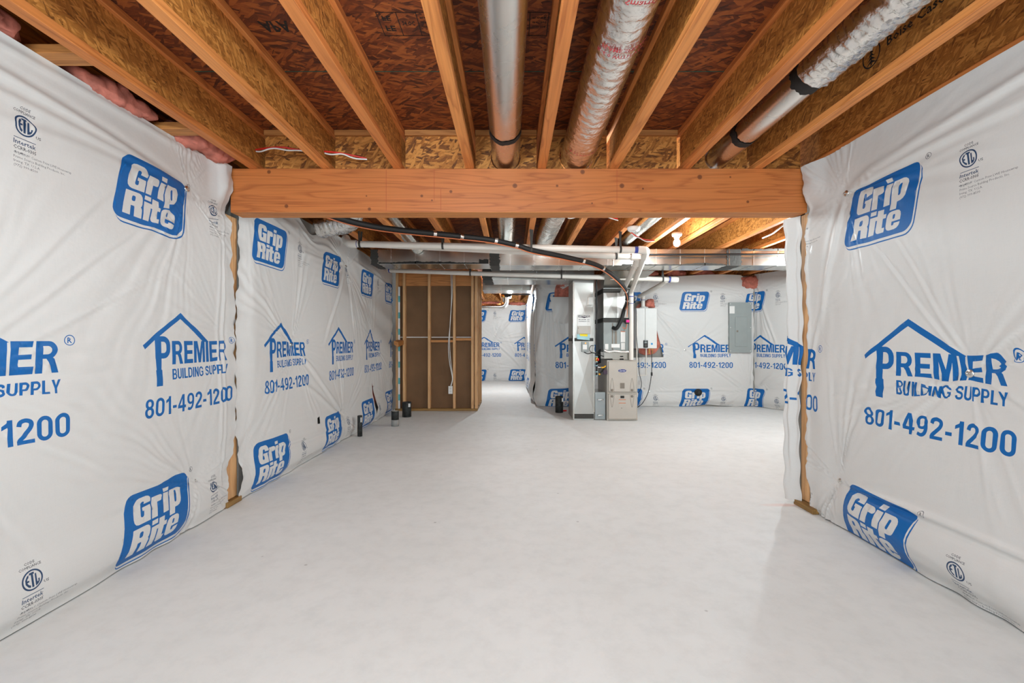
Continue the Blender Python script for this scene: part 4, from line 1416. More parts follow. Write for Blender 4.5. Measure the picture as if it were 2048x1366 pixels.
# control box lower with amber lamp and cable
jb = thing('control_box', 'small grey control box with a white label and amber lamp on the tall metal duct', 'control', (1.06, RY0 - .05, .98))
MB().box(1.015, 1.12, RY0 - .05, RY0 - .013, 1.00, 1.145).build('box', M['grey'], jb, bev=.004)
MB().box(1.03, 1.09, RY0 - .052, RY0 - .0505, 1.035, 1.105).build('label', M['white'], jb)
M['amber'] = emit('amber_lamp', (1.0, .32, .05, 1), 1.6)
MB().lathe((1.07, RY0 - .05, 1.125), [(0, .01), (.007, .007), (.009, 0)], 14, axis=(0, -1, 0)).build('amber_lamp', M['amber'], jb)
cb = thing('control_cable', 'black cable looping from the control box down to the furnace top', 'cable', (1.3, RY0 - .04, .9))
MB().tube(spline([(1.05, RY0 - .03, 1.0), (1.10, RY0 - .05, .972), (1.18, RY0 - .05, .985), (1.30, RY0 - .03, .945), (1.42, RY0, .905), (1.50, RY0 + .04, .89)], 10), .006, 8).build('cable', M['black'], cb)
MB().tube(spline([(1.19, RY0 - .05, .985), (1.145, RY0 - .06, 1.0), (1.125, RY0 - .06, 1.04), (1.145, RY0 - .06, 1.085), (1.19, RY0 - .05, 1.09)], 10), .0045, 8).build('loop', M['black'], cb)

# filter cabinet
fc = thing('filter_cabinet', 'narrow blue-grey filter cabinet with two handles between duct and furnace', 'cabinet', (1.29, RY0, 0))
MB().box(1.210, 1.372, RY0 + .012, RY0 + .55, .002, .40).build('cabinet_body', M['galv_dull'], fc, bev=.003)
dr = MB().box(1.216, 1.366, RY0 - .012, RY0 + .011, .012, .408).build('door', M['bluegrey'], fc, bev=.005)
for z in (.30, .07):
    hd = MB().tube(bend([(1.248, RY0 - .013, z + .012), (1.252, RY0 - .036, z), (1.33, RY0 - .036, z), (1.334, RY0 - .013, z + .012)], .012, 4), .006, 10)
    hd.build('handle', M['galv'], dr)

# furnace
FX0, FX1, FY0, FY1, FZ = 1.378, 1.822, 6.595, 7.3, .878
fu = thing('gas_furnace', 'warm grey gas furnace with an oval blue badge, standing on the concrete floor', 'furnace', ((FX0 + FX1) / 2, FY0, 0))
MB().box(FX0, FX1, FY0 + .012, FY1, .002, FZ).build('cabinet', M['beige'], fu, bev=.004)
ud = MB().box(FX0 + .016, FX1 - .012, FY0 - .012, FY0 + .011, .415, FZ - .012).build('upper_door', M['beige'], fu, bev=.008, seg=3)
ld = MB().box(FX0 + .016, FX1 - .012, FY0 - .012, FY0 + .011, .022, .392).build('lower_door', M['beige'], fu, bev=.008, seg=3)
MB().box(FX0 + .004, FX1 - .004, FY0 - .004, FY0 + .011, .396, .411).build('cross_rail', M['beige'], fu, bev=.002)


def rail(mb, pts, r=.0022): mb.tube(pts, r, 6)


yf = FY0 - .0125
for (dd, x, z0, z1, s) in ((ud, 1.448, .425, .62, 1), (ud, 1.737, .425, .62, 1), (ld, 1.448, .38, .20, -1), (ld, 1.737, .38, .20, -1)):
    mb = MB()
    rail(mb, spline([(x - .028, yf, z0), (x - .024, yf, z0 + (z1 - z0) * .35), (x, yf, z1), (x + .024, yf, z0 + (z1 - z0) * .35), (x + .028, yf, z0)], 8))
    mb.build('embossed_outline', M['beige_dk'], dd)
    k = MB().lathe((x, yf, z0 + s * .022), [(0, .012), (.012, .011), (.017, .006), (.018, 0)], 20, axis=(0, -1, 0)).build('latch', M['beige_dk'], dd)
for (dd, z0, z1) in ((ud, .422, FZ - .02), (ld, .03, .385)):
    mb = MB()
    rail(mb, [(FX0 + .024, yf + .001, z0), (FX1 - .02, yf + .001, z0), (FX1 - .02, yf + .001, z1), (FX0 + .024, yf + .001, z1), (FX0 + .024, yf + .001, z0)], .0016)
    mb.build('pressed_edge', M['beige_dk'], dd)
bd = MB()
bd.prism([(1.595 + .058 * math.cos(2 * PI * k / 36), .727 + .021 * math.sin(2 * PI * k / 36)) for k in range(36)], (0, yf, 0), (1, 0, 0), (0, 0, 1), .003)
bd.build('oval_badge', M['badge'], ud)
tb_ = MB()
tb_.text('Carrier', (1.553, yf - .0036, .7175), (1, 0, 0), (0, 0, 1), .022, .084, 0, .01, 2, .25)
tb_.build('badge_lettering', M['white'], ud)
lb = MB().box(1.563, 1.628, yf - .001, yf, .47, .55)
lb.build('rating_label', M['beige_dk'], ud)
MB().box(1.568, 1.624, yf - .003, yf, .33, .365).build('sight_glass', M['black'], ld, bev=.004)
wl = MB().box(1.54, 1.648, yf - .001, yf, .18, .318)
wl.build('warning_label', M['beige'], ld)
MB().box(1.545, 1.645, yf - .0018, yf - .0011, .305, .314).box(1.545, 1.645, yf - .0018, yf - .0011, .255, .264).build('orange_bars', M['label_or'], ld)
MB().lathe((1.587, yf, .188), [(0, .003), (.006, .003), (.006, 0)], 12, axis=(0, -1, 0)).build('screw', M['beige_dk'], ld)

# cooling coil and supply plenum over the furnace
cp = thing('coil_cabinet', 'grey cooling coil cabinet sitting on top of the furnace', 'cabinet', (1.535, 6.64, .88))
MB().box(1.335, 1.735, 6.64, 7.28, .995, 1.425).build('casing', M['grey'], cp, bev=.004)
MB().box(1.34, 1.47, 6.628, 6.639, .90, .99).box(1.47, 1.735, 6.66, 7.2, .882, .994).build('base_panel', M['galv_dull'], cp, bev=.002)
MB().box(1.46, 1.475, 6.635, 6.6395, 1.0, 1.42).box(1.50, 1.53, 6.634, 6.6395, 1.08, 1.30).build('seam_strip', M['beige_dk'], cp)
for (a, b, c, d_) in ((1.355, 1.405, 1.03, 1.115), (1.447, 1.57, 1.06, 1.115), (1.59, 1.645, 1.03, 1.13)):
    lab = MB().box(a, b, 6.632, 6.634, c, d_).build('label', M['white'], cp)
w_ = MB().box(1.585, 1.65, 6.633, 6.6345, 1.14, 1.30).build('warning_label', M['white'], cp)
MB().box(1.585, 1.65, 6.6318, 6.6329, 1.29, 1.30).build('orange_bar', M['label_or'], w_)
tp = NP(4)
MB().tube(spline([(1.34, 6.60, 1.02), (1.40, 6.59, 1.0), (1.48, 6.60, 1.01), (1.58, 6.60, 1.0), (1.69, 6.60, 1.0)], 10), .018, 14, rfun=crinkle(44, .2, 14)).build('taped_drain', M['foil'], cp)
pm = thing('supply_plenum', 'sheet metal supply plenum on the coil cabinet, rising to the trunk duct', 'duct', (1.53, 6.64, 1.43))
mb = MB().box(1.335, 1.735, 6.64, 7.28, 1.426, 1.93)
mb.f.pop(2); mb.m.pop(2); mb.sm.pop(2)
crossbroken(mb, 1.335, 1.535, 1.426, 1.93, 6.64, .01)
crossbroken(mb, 1.535, 1.735, 1.426, 1.93, 6.64, .01)
mb.build('casing', M['galv_matte'], pm)
MB().box(1.325, 1.745, 6.625, 7.28, 1.43, 1.495).build('mastic_band', M['tape'], pm, bev=.006)
MB().box(1.325, 1.745, 6.622, 7.28, 1.86, 1.925).build('mastic_band', M['tape'], pm, bev=.006)
MB().hexa([(1.33, 6.63, 1.93), (1.77, 6.63, 1.93), (1.33, 7.28, 1.93), (1.77, 7.28, 1.93), (1.28, 6.21, 2.115), (1.95, 6.21, 2.115), (1.28, 7.28, 2.115), (1.95, 7.28, 2.115)]).build('flared_top', M['galv_dull'], pm)
# flue couplings, pvc vents
ring_r = .0315


def coupling(mb, p, d, ln=.075, r=.041):
    p, d = Vector(p), Vector(d).normalized()
    mb.tube([p - d * ln / 2, p + d * ln / 2], r, 24)


v1 = thing('vent_pipe', 'white plastic vent pipe from the furnace top, front one, running left under the joists', 'pipe', (1.729, 6.57, .88))
mb = MB()
mb.tube(bend([(1.729, 6.60, .882), (1.729, 6.60, 1.87), (1.46, 5.02, 2.085)], .07, 6), ring_r, 24)
mb.build('riser', M['pvc'], v1)
MB().tube([(-1.70, 4.9, 2.2), (1.40, 4.9, 2.135)], .0345, 24).build('long_run', M['pvc'], v1)
MB().tube(bend([(1.36, 4.9, 2.136), (1.445, 4.9, 2.134), (1.47, 5.06, 2.085)], .07, 8), .042, 24).build('elbow', M['pvc'], v1)
mb = MB()
coupling(mb, (1.335, 4.9, 2.1364), (1, 0, -.02), .035, .0365)
coupling(mb, (1.729, 6.60, 1.80), (0, 0, 1), .012, .034)
coupling(mb, (1.729, 6.60, 1.70), (0, 0, 1), .008, .0325)
coupling(mb, (-1.68, 4.9, 2.2), (1, 0, 0), .03, .037)
mb.build('blue_primer_ring', M['pvc_blue'], v1)
MB().tube(bend([(-1.67, 4.9, 2.2), (-1.76, 4.9, 2.2), (-1.82, 4.98, 2.28)], .06, 6), .043, 24).build('elbow', M['pvc'], v1)
v2 = thing('vent_pipe', 'white plastic intake pipe behind the front vent, dropping to the furnace top', 'pipe', (1.6, 6.7, .88))
MB().tube(bend([(1.604, 6.70, .882), (1.604, 6.70, 1.83), (1.45, 5.34, 2.055)], .07, 6), ring_r, 24).build('riser', M['pvc'], v2)
MB().tube([(-1.75, 5.2, 2.265), (1.40, 5.2, 2.115)], .0345, 24).build('long_run', M['pvc'], v2)
MB().tube(bend([(1.36, 5.2, 2.116), (1.44, 5.2, 2.112), (1.462, 5.36, 2.06)], .07, 8), .042, 24).build('elbow', M['pvc'], v2)
MB().lathe((1.604, 6.70, .882), [(.05, 0), (.05, .018), (.04, .02), (.04, .04), (.047, .042), (.047, .055), (.034, .058), (.034, 0)], 24).build('rubber_boot', M['black'], v2)
# drain / vent line lower
dl = thing('drain_pipe', 'long white plastic pipe hung below the trunk duct, ending in a capped wye', 'pipe', (.2, 6.5, 2.0))
MB().tube(bend([(-1.90, 7.0, 2.243), (-.5, 6.5, 2.12), (2.27, 6.4, 2.02)], .4, 10), .032, 24).build('long_run', M['pvc'], dl)
MB().tube([(2.23, 6.4, 2.021), (2.30, 6.4, 2.018), (2.335, 6.4, 2.017)], [.041, .041, .036], 24).build('end_cap', M['pvc'], dl)
MB().tube([(2.205, 6.402, 2.022), (2.222, 6.402, 2.021)], .0425, 24).tube([(-1.885, 6.995, 2.242), (-1.868, 6.989, 2.2405)], .0365, 24).build('blue_primer_ring', M['pvc_blue'], dl)
MB().tube(bend([(2.18, 6.42, 2.01), (2.17, 6.7, 1.97), (2.12, 7.58, 1.90)], .1, 6), .033, 24).build('wye_branch', M['pvc'], dl)
pt_ = MB()
pt_.text('PVC-1120 SCH 40 ASTM D1785 NSF-PW 280 PSI', (-.85, 6.577, 2.14), (1, -.15, -.04), (0, 0, 1), .012, 1.0, 0, 0, 1)
# line set
ls = thing('insulated_line_set', 'thick black insulated hose sweeping from the left wall down to the coil cabinet', 'hose', (.2, 5.3, 2.2))
hp_ = spline([(-1.58, 3.4, 2.215), (-1.50, 3.8, 2.2), (-1.22, 4.2, 2.203), (-.62, 4.55, 2.213), (-.25, 4.70, 2.205), (.05, 4.78, 2.16), (.21, 4.82, 2.118), (.60, 5.0, 2.075), (.98, 5.25, 2.03), (1.27, 5.6, 1.935), (1.50, 6.0, 1.82), (1.605, 6.35, 1.70), (1.60, 6.5, 1.60), (1.575, 6.53, 1.48), (1.535, 6.545, 1.38), (1.50, 6.57, 1.335), (1.47, 6.62, 1.35)], 8)
MB().tube(hp_, .0265, 18).build('foam_sleeve', M['black'], ls)
MB().tube([Vector(p) + Vector((.0, -.012, -.034)) for p in hp_[:94]] + [Vector((1.66, 6.52, 1.75)), Vector((1.655, 6.55, 1.5))], .0055, 8).build('copper_line', M['orange'], ls)
for i in (22, 26, 34, 40, 60, 66, 80, 86):
    p, p2 = hp_[i], hp_[i + 1]
    d_ = (p2 - p).normalized()
    MB().tube([p - d_ * .016, p + d_ * .016], .030, 14, rfun=crinkle(i, .12, 14)).build('silver_tape', M['foil'], ls)
fd = thing('filter_drier', 'small black valve with a bright pink tag beside the black hose', 'valve', (1.655, 6.55, 1.42))
MB().box(1.625, 1.685, 6.535, 6.575, 1.405, 1.475).build('body', M['black'], fd, bev=.008)
MB().box(1.64, 1.685, 6.529, 6.534, 1.425, 1.46).build('pink_tag', M['magenta'], fd)
MB().tube(spline([(1.655, 6.55, 1.405), (1.645, 6.55, 1.36), (1.63, 6.56, 1.33), (1.59, 6.56, 1.36)], 6), .005, 8).build('copper_tube', M['orange'], fd)

# gas line with valve
gp = thing('gas_pipe', 'upright black gas pipe with red and yellow valve handles left of the furnace', 'pipe', (1.226, 6.60, .7))
MB().tube([(1.226, 6.60, 2.08), (1.226, 6.60, .925)], .0125, 14).tube([(1.226, 6.60, .855), (1.226, 6.60, .66)], .0125, 14).build('pipe', M['blackpipe'], gp)
for z in (.93, .855, .80, .71, .655): MB().lathe((1.226, 6.60, z - .006), [(.0125, 0), (.017, 0), (.017, .012), (.0125, .012)], 14).build('union_band', M['cyanlbl'], gp)
MB().lathe((1.226, 6.60, .858), [(.011, 0), (.018, .004), (.018, .056), (.011, .062)], 14).build('valve_body', M['brass'], gp)
MB().lathe((1.245, 6.585, .89), [(0, .012), (.02, .01), (.022, 0), (.02, -.012), (0, -.014)], 10, axis=(1, 0, 0)).build('red_handle', M['red'], gp)
MB().tube([(1.238, 6.60, .775), (1.295, 6.60, .778)], .009, 12).build('nipple', M['chrome'], gp)
MB().tube(bend([(1.29, 6.59, .776), (1.325, 6.59, .772), (1.355, 6.58, .798)], .015, 4), [.009] + [.0105] * 5 + [.011], 12).build('yellow_handle', M['yellow'], gp)
MB().tube(spline([(1.335, 6.595, .765), (1.315, 6.60, .735), (1.29, 6.60, .70), (1.268, 6.60, .672)], 6), .011, 12).build('flex_connector', M['black'], gp)
MB().tube([(1.275, 6.598, .685), (1.262, 6.598, .668)], .014, 12).build('yellow_nut', M['yellow'], gp)
MB().box(1.315, 1.375, 6.56, 6.592, .675, .735).build('hang_tag', M['label_dk'], gp, bev=.003)
one('filter_door_flap', 'crumpled dark membrane scrap wedged between return duct and coil cabinet', 'scrap', MB().hexa([(1.245, 6.76, .80), (1.33, 6.80, .83), (1.245, 6.78, .80), (1.33, 6.82, .83), (1.24, 6.76, .98), (1.325, 6.80, 1.04), (1.24, 6.78, .98), (1.325, 6.82, 1.04)]), M['black'], (1.285, 6.79, .8), bev=.006)
# cable bundle on furnace's right side
one('control_wires', 'thin dark wire bundle running down the right side of the furnace', 'wire', MB().tube(spline([(1.80, 6.8, 2.0), (1.83, 6.7, 1.6), (1.82, 6.66, 1.25), (1.84, 6.62, .95), (1.842, 6.60, .72), (1.872, 6.58, .55), (1.86, 6.6, .45), (1.835, 6.62, .40)], 10), .0045, 8), M['black'], (1.84, 6.62, .4))
one('condensate_tube', 'slim white condensate tube standing against the right side of the furnace', 'tube', MB().tube([(1.838, 6.70, 1.55), (1.838, 6.70, .25), (1.838, 6.70, .002)], .008, 10), M['pvc'], (1.838, 6.7, .002))

# tankless water heater on the back wall
wh = thing('tankless_water_heater', 'white tankless water heater on the back wall, right of the furnace pipes', 'heater', (2.29, 7.95, 1.03))
WX0, WX1, WY = 2.10, 2.462, 7.72
MB().box(WX0, WX1, WY + .01, 7.98, 1.03, 1.72).build('housing', M['white'], wh, bev=.012, seg=3)
MB().box(WX0 + .005, 2.235, WY - .004, WY + .0095, 1.035, 1.715).box(2.262, WX1 - .005, WY - .004, WY + .0095, 1.035, 1.715).build('front_cover', M['white'], wh, bev=.008, seg=3)
kp = MB().box(2.226, 2.302, WY - .018, WY - .0045, 1.045, 1.17).build('control_panel', M['black'], wh, bev=.006, seg=3)
MB().box(2.243, 2.285, WY - .0188, WY - .0181, 1.12, 1.145).build('display', M['grey'], kp)
MB().box(2.243, 2.285, WY - .0188, WY - .0181, 1.155, 1.163).build('brand_strip', M['grey'], kp)
for k in range(4): MB().box(2.25 + .02 * (k % 2), 2.262 + .02 * (k % 2), WY - .0195, WY - .0181, 1.065 + .022 * (k // 2), 1.078 + .022 * (k // 2)).build('button', M['beige_dk'], kp)
MB().box(2.355, 2.387, WY - .0052, WY - .0042, 1.095, 1.125).build('blue_sticker', plain('sky_blue_sticker', lin(40, 150, 215), .5), wh)
MB().lathe((2.27, 7.83, 1.72), [(.075, 0), (.07, .02), (.04, .024), (.04, .03)], 24).build('vent_collar', M['white'], wh)
MB().tube([(2.255, 7.83, 1.74), (2.255, 7.83, 1.93)], .033, 20).build('vent_pipe', M['pvc'], wh)
MB().tube([(2.255, 7.83, 1.86), (2.255, 7.83, 1.868)], .035, 20).build('blue_primer_ring', M['pvc_blue'], wh)
for x, mt in ((2.16, 'chrome'), (2.30, 'pvc'), (2.35, 'brass'), (2.40, 'brass')):
    MB().tube([(x, 7.8, 1.03), (x, 7.8, .94 if mt != 'pvc' else .60)], .011, 12).build('connection', M[mt], wh)
one('condensate_hose', 'white plastic drain line under the water heater, running across the wrap to the left', 'pipe', MB().tube(bend([(2.30, 7.80, .60), (2.30, 7.80, .568), (2.06, 7.85, .565)], .02, 4), .011, 12), M['pvc'], (2.2, 7.82, .565))
one('power_cord', 'thin black cord hanging from the water heater down to the floor', 'cord', MB().tube(spline([(2.39, 7.78, 1.0), (2.385, 7.77, .72), (2.38, 7.77, .58), (2.34, 7.80, .30), (2.25, 7.82, .10), (2.16, 7.84, .012)], 10), .006, 8), M['black'], (2.2, 7.8, .01))
MBp = MB().box(2.372, 2.398, 7.755, 7.785, .565, .625)
one('plug_adapter', 'small black connector on the cord below the water heater', 'plug', MBp, M['black'], (2.385, 7.77, .565), bev=.005)

# electrical panel
ep = thing('breaker_panel', 'grey electrical breaker panel on the back wall at the far right', 'panel', (4.0, 7.98, .957))
MB().box(3.805, 4.195, 7.965, 8.04, .957, 1.835).build('cabinet', M['grey'], ep, bev=.003)
do = MB().box(3.905, 4.115, 7.957, 7.9645, 1.06, 1.58).build('door', M['grey'], ep, bev=.003)
lt_ = MB().box(3.925, 3.955, 7.951, 7.9565, 1.315, 1.345).build('latch', M['beige_dk'], do, bev=.002)
MB().box(3.807, 3.895, 7.962, 7.9645, 1.64, 1.77).build('paper_label', M['white'], ep)
for x in (3.825, 4.175):
    for z in (.985, 1.395, 1.81): MB().lathe((x, 7.9645, z), [(0, .003), (.006, .002), (.007, 0)], 10, axis=(0, -1, 0)).build('screw', M['white'], ep)
one('hose_bib_cap', 'black round cap poking through the lower emblem of the back wall wrap', 'cap', MB().lathe((3.27, 7.985, .255), [(0, .05), (.03, .05), (.033, .045), (.033, .01), (.06, .006), (.065, 0), (.065, -.03), (0, -.03)], 28, axis=(0, -1, 0)), M['abs'], (3.27, 7.985, .255))

# ------------------------------------------------------------------ small things
# black rod in front of the trunk
one('gas_pipe', 'thin black gas pipe running along the face of the right trunk duct', 'pipe', MB().tube([(1.62, 5.70, 2.237), (4.4, 5.70, 2.245)], .0125, 12), M['blackpipe'], (3.0, 5.7, 2.24))


# bulbs in lampholders
def bulb(x, y, z, wts, label):
    t = thing('ceiling_bulb', label, 'light bulb', (x, y, z))
    MB().lathe((x, y, z), [(0, .10), (.05, .10), (.055, .09), (.05, .065), (.03, .055), (.03, .045)], 24).build('lampholder', M['white'], t)
    MB().lathe((x, y, z), [(.015, .048), (.02, .03), (.033, .008), (.036, -.012), (.03, -.033), (.016, -.045), (0, -.048)], 24).build('glass_bulb', M['bulb'], t)
    l = bpy.data.lights.new('bulb_light', 'POINT')
    l.energy, l.color, l.shadow_soft_size = wts, (0.82, .94, .985), .04
    o = bpy.data.objects.new('bulb_light', l)
    COL.objects.link(o)
    o.location = (x, y, z - .10)
    return t


BL = ['bare lit bulb under the joists of the far right room', 'unseen fill bulb added just behind the beam', 'bare lit bulb behind the photographer', 'unseen fill bulb added in the far right corner room', 'bare bulb in the far hallway']
for (x, y, z, e), l in zip(BULBS, BL): bulb(x, y, z, e, l)

sd = thing('smoke_detector', 'round white smoke detector under a joist behind the beam', 'smoke detector', (1.262, 4.72, 2.29))
MB().lathe((1.262, 4.72, 2.288), [(.06, .05), (.066, .045), (.066, .03), (.058, .012), (.045, .004), (0, 0)], 32).build('housing', M['white'], sd)
MB().lathe((1.262, 4.72, 2.287), [(.03, .003), (.03, 0), (.026, 0), (.026, .003)], 24).build('vent_ring', M['grey'], sd)


# red and white cables through the webs
def wires(label, pts, grp='red and white cables'):
    t = thing('fire_alarm_cable', label, 'cable', pts[len(pts) // 2], grp)
    P = spline(pts, 10)
    MB().tube(P, .006, 8).build('red_sheath', M['red'], t)
    MB().tube([p + Vector((.004, -.002, -.012 - .006 * math.sin(i * .35))) for i, p in enumerate(P)], .0048, 8).build('white_sheath', M['white'], t)


wires('red and white cable crossing the leftmost blocking panel above the beam', [(-1.745, 3.10, 2.456), (-1.65, 3.06, 2.45), (-1.54, 3.05, 2.452), (-1.45, 3.07, 2.445), (-1.315, 3.08, 2.44)])
wires('red and white cable right of the second joist, ending near the third', [(-1.27, 3.08, 2.436), (-1.18, 3.08, 2.428), (-1.10, 3.10, 2.42), (-1.0, 3.13, 2.408)])
wires('red and white cable beside the foil duct just behind the beam', [(.56, 4.6, 2.41), (.63, 4.55, 2.40), (.74, 4.5, 2.395), (.90, 4.5, 2.39), (1.05, 4.52, 2.37)])
wires('red and white cable beneath the smoke detector', [(1.225, 4.68, 2.27), (1.29, 4.70, 2.235), (1.38, 4.75, 2.215), (1.50, 4.8, 2.215)])


# pipe straps
def strap(label, x, y, z, r, ztop=JB - .003, two=True):
    t = thing('pipe_strap', label, 'strap', (x, y, z), 'dark straps hanging the pipes')
    mb = MB()
    n = 18
    wd = .011
    loop = [(x + (r + .003) * math.sin(a), (r + .003) * -math.cos(a)) for a in [PI * 1.5 * (k / n - .5) for k in range(n + 1)]]
    ring = []
    for yy in (y - .001,):
        vs, fs = [], []
        for k in range(n + 1):
            a = -PI * .75 + PI * 1.5 * k / n
            for xx in (x - wd, x + wd): vs.append((xx, y + (r + .003) * math.sin(a), z - (r + .003) * math.cos(a)))
        for k in range(n): fs.append((2 * k, 2 * k + 1, 2 * k + 3, 2 * k + 2))
        mb.add(vs, fs, 0, True)
    mb.bar((x, y - r * .75, z + r * .7), (x - .01, y - .01, ztop), .02, .0025, (0, 1, 0))
    if two: mb.bar((x, y + r * .75, z + r * .7), (x + .012, y + .01, ztop), .02, .0025, (0, 1, 0))
    mb.build('strap', M['tape'], t)


strap('dark strap holding the front vent pipe left of the middle', -.745, 4.9, 2.18, .0345)
strap('dark strap holding the white vent pipe nearest the left wall', -1.635, 4.9, 2.198, .0345)
strap('dark strap holding the black hose where it crosses the vent pipe', .205, 4.82, 2.12, .03)
strap('dark strap holding the front vent pipe beside its right elbow', 1.165, 4.9, 2.14, .0345)
strap('dark strap holding the rear vent pipe near its right elbow', 1.19, 5.2, 2.125, .0345)
strap('dark strap holding the long lower pipe in front of the brown partition', -.60, 6.535, 2.128, .033, 2.32)
strap('dark strap holding the long lower pipe left of the tall metal duct', .70, 6.457, 2.075, .033, 2.32)
strap('dark strap holding the long lower pipe near its capped end', 2.12, 6.406, 2.024, .033, 2.32)


# stub-up pipes
def stub(label, x, y, r, h, split=0.0, name='pipe_stub'):
    t = thing(name, label, 'pipe', (x, y, 0), None)
    if split:
        MB().lathe((x, y, .002), [(0, 0), (r * 1.02, 0), (r * 1.02, split), (0, split)], 28, smooth=True).build('grey_sleeve', M['greycup'], t)
    MB().lathe((x, y, split + .002), [(0, 0), (r, 0), (r, h - split), (r * .9, h - split), (r * .9, h - split - .02), (0, h - split - .02)], 28).build('pipe', M['abs'], t, bev=.0015, seg=1)
    if not split:
        MB().box(x + r * .55, x + r * .95, y - r * .9, y - r * .55, h * .70, h * .93).build('tag', M['white'], t)
    else:
        MB().lathe((x, y, h - .012), [(0, .012), (r * .88, .012), (r * .88, 0)], 28).build('pale_rim', M['white'], t)


stub('slim scuffed black pipe stub standing against the far left wrap, nearest of the four', -1.845, 5.52, .029, .25)
stub('black and grey pipe stub with a pale rim, in front of the brown partition', -1.59, 6.19, .05, .205, .085)
stub('fat scuffed black pipe stub at the foot of the brown partition', -1.607, 6.95, .068, .225)
stub('black pipe stub on the floor left of the tall metal duct', .765, 7.37, .064, .26)
one('red_pipe', 'short red pipe lying on the floor behind the black stub by the tall duct', 'pipe', MB().tube([(.80, 7.46, .016), (.895, 7.47, .016)], .013, 12), M['red'], (.85, 7.46, .016))


# pink insulation
def wool(label, boxes, seed, name='insulation_batt', mat='pink'):
    me = bpy.data.meshes.new(name)
    bm = bmesh.new()
    r = NP(seed)
    for (x0, x1, y0, y1, z0, z1) in boxes:
        L = [x1 - x0, y1 - y0, z1 - z0]
        k = [max(1, min(40, int(l / .018))) for l in L]
        nb = bmesh.new()
        bmesh.ops.create_cube(nb, size=1.0)
        for ax in range(3):
            for q in range(1, k[ax]):
                co = [0, 0, 0]; no = [0, 0, 0]
                co[ax] = -.5 + q / k[ax]; no[ax] = 1
                bmesh.ops.bisect_plane(nb, geom=nb.verts[:] + nb.edges[:] + nb.faces[:], plane_co=co, plane_no=no)
        ph = r.uniform(0, 6.28, 12)
        for v in nb.verts:
            p = v.co * 2
            # round the box off, then lump it
            f = 1 - .13 * (p.x * p.x * p.y * p.y + p.y * p.y * p.z * p.z + p.z * p.z * p.x * p.x)
            c = Vector(((x0 + x1) / 2, (y0 + y1) / 2, (z0 + z1) / 2)) + Vector((v.co.x * L[0], v.co.y * L[1], v.co.z * L[2])) * f
            a = .22 * min(L)
            qv = c + Vector((ph[0], ph[1], ph[2]))
            d = a * (noise.noise(qv * 9) + .7 * noise.noise(qv * 24) + .5 * noise.noise(qv * 60))
            dn = Vector((v.co.x, v.co.y, v.co.z)).normalized()
            v.co = c + dn * d
        tmp = bpy.data.meshes.new('t')
        nb.to_mesh(tmp)
        bm.from_mesh(tmp)
        bpy.data.meshes.remove(tmp)
        nb.free()
    org = Vector(((boxes[0][0] + boxes[0][1]) / 2, (boxes[0][2] + boxes[0][3]) / 2, boxes[0][4]))
    bmesh.ops.translate(bm, verts=bm.verts, vec=-org)
    bm.to_mesh(me)
    bm.free()
    me.polygons.foreach_set('use_smooth', [True] * len(me.polygons))
    me.materials.append(M[mat])
    o = bpy.data.objects.new(name, me)
    o.location = org
    COL.objects.link(o)
    return tag(o, label, 'insulation', 'pink insulation batts')


wool('pink insulation stuffed above the near left wrap, by the beam end', [(-2.13, -1.86, 2.66, 3.10, 2.33, 2.455)], 1)
wool('long pink insulation batt above the near left wrap, at the upper left', [(-2.17, -1.93, 2.03, 2.52, 2.33, 2.43)], 2)
wool('pink insulation at the picture edge above the near left wrap', [(-2.17, -1.93, 1.2, 1.86, 2.33, 2.46)], 3)
for y, l in ((1.93, 'flat lumber block over the near left wrap, the one nearer the photographer'), (2.6, 'flat lumber block over the near left wrap, the one nearer the beam')):
    one('lumber_block', l, 'wood', MB().box(-2.25, -1.813, y - .045, y + .045, 2.345, 2.383), M['plate'], (-2.0, y, 2.345), 'lumber blocks over the left wall', bev=.002)
for k, (a, b) in enumerate(((2.25, 2.62), (2.75, 3.1), (3.25, 3.62))):
    wool('pink insulation over the back wall wrap, ' + ['behind the capped pipe', 'left of the dark gap', 'third from the furnace side'][k], [(a, b, 8.07, 8.25, 2.30, 2.42)], 10 + k)
wool('pink insulation bulging through the sag of the wrap above the electrical panel', [(4.04, 4.40, 7.99, 8.12, 2.10, 2.30)], 14)
wool('pink insulation behind the torn wrap around the water heater', [(2.05, 2.72, 8.03, 8.05, .84, 1.92)], 15)
wool('lump of pink insulation on top of the water heater', [(2.31, 2.47, 7.80, 7.97, 1.745, 1.88)], 16)
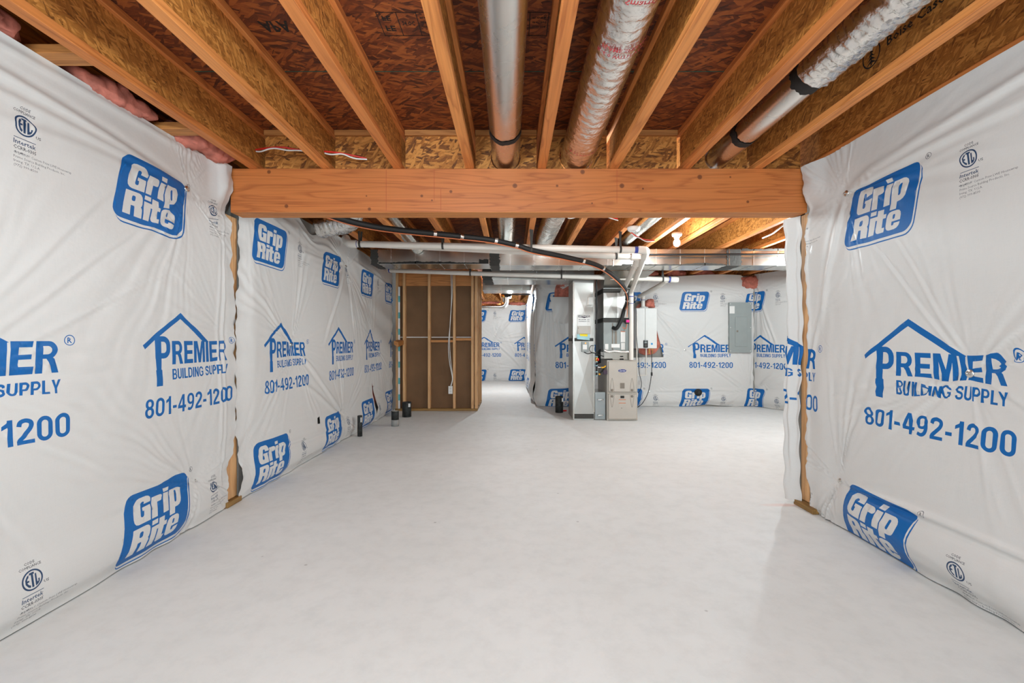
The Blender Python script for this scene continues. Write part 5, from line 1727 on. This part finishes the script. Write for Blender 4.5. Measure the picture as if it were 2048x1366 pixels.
wool('pink insulation showing in the torn wrap left of the tall duct', [(.72, 1.16, 8.03, 8.05, 1.6, 2.30)], 17)
wool('pink insulation over the end wall of the far hallway', [(-.95, -.35, 13.24, 13.45, 2.2, 2.32), (-.1, .40, 13.24, 13.45, 2.2, 2.30)], 18)
wool('pink insulation showing through the torn wrap near the brown partition', [(XL + .004, XL + .03, 6.2, 6.55, .10, .62)], 19)
one('outlet_box', 'dark recessed outlet hole in the far left wrap, low near the second emblem', 'outlet', MB().box(XL + .002, XL + .03, 4.49, 4.575, .32, .41), M['label_dk'], (XL + .01, 4.53, .32), bev=.004)
# cable stub and dark hole in the far room joists
one('electrical_cable', 'white cable stub hanging from a dark hole between the far room joists', 'cable', MB().tube(spline([(3.183, 4.86, 2.50), (3.02, 4.9, 2.47), (2.95, 4.98, 2.41), (2.92, 5.1, 2.36), (2.86, 5.2, 2.33)], 8), .009, 8), M['white'], (2.9, 5.0, 2.33))
one('cable_sleeve', 'short black sleeve poking from the web of a far room joist', 'sleeve', MB().tube([(2.90, 4.74, 2.50), (3.184, 4.90, 2.50)], .035, 16), M['black'], (3.0, 4.8, 2.5))


# torn flap of unprinted wrap folded down over the tear left of the tall duct
def flap():
    us, vs = np.linspace(0, .36, 26), np.linspace(0, .42, 30)
    vv, ff = [], []
    for i, u in enumerate(us):
        for j, v in enumerate(vs):
            x = .72 + u + .10 * (1 - v / .42) * (u / .36 - .5) * 1.2 + .012 * math.sin(v * 30)
            z = 1.93 - v - .05 * math.sin(u * 9) * (v / .42)
            y = 7.968 - .02 * math.sin(u * 40 + v * 9) * (v / .42) - .014 * math.sin(u * 17 + 1)
            vv.append((x, y, z))
    n = len(vs)
    for i in range(len(us) - 1):
        for j in range(n - 1): ff.append((i * n + j, i * n + j + 1, (i + 1) * n + j + 1, (i + 1) * n + j))
    one('wrap_flap', 'plain white flap of torn house wrap hanging left of the tall metal duct', 'house wrap', MB().add(vv, ff, 0, True), M['wrap'], (.9, 7.96, 1.5))


flap()
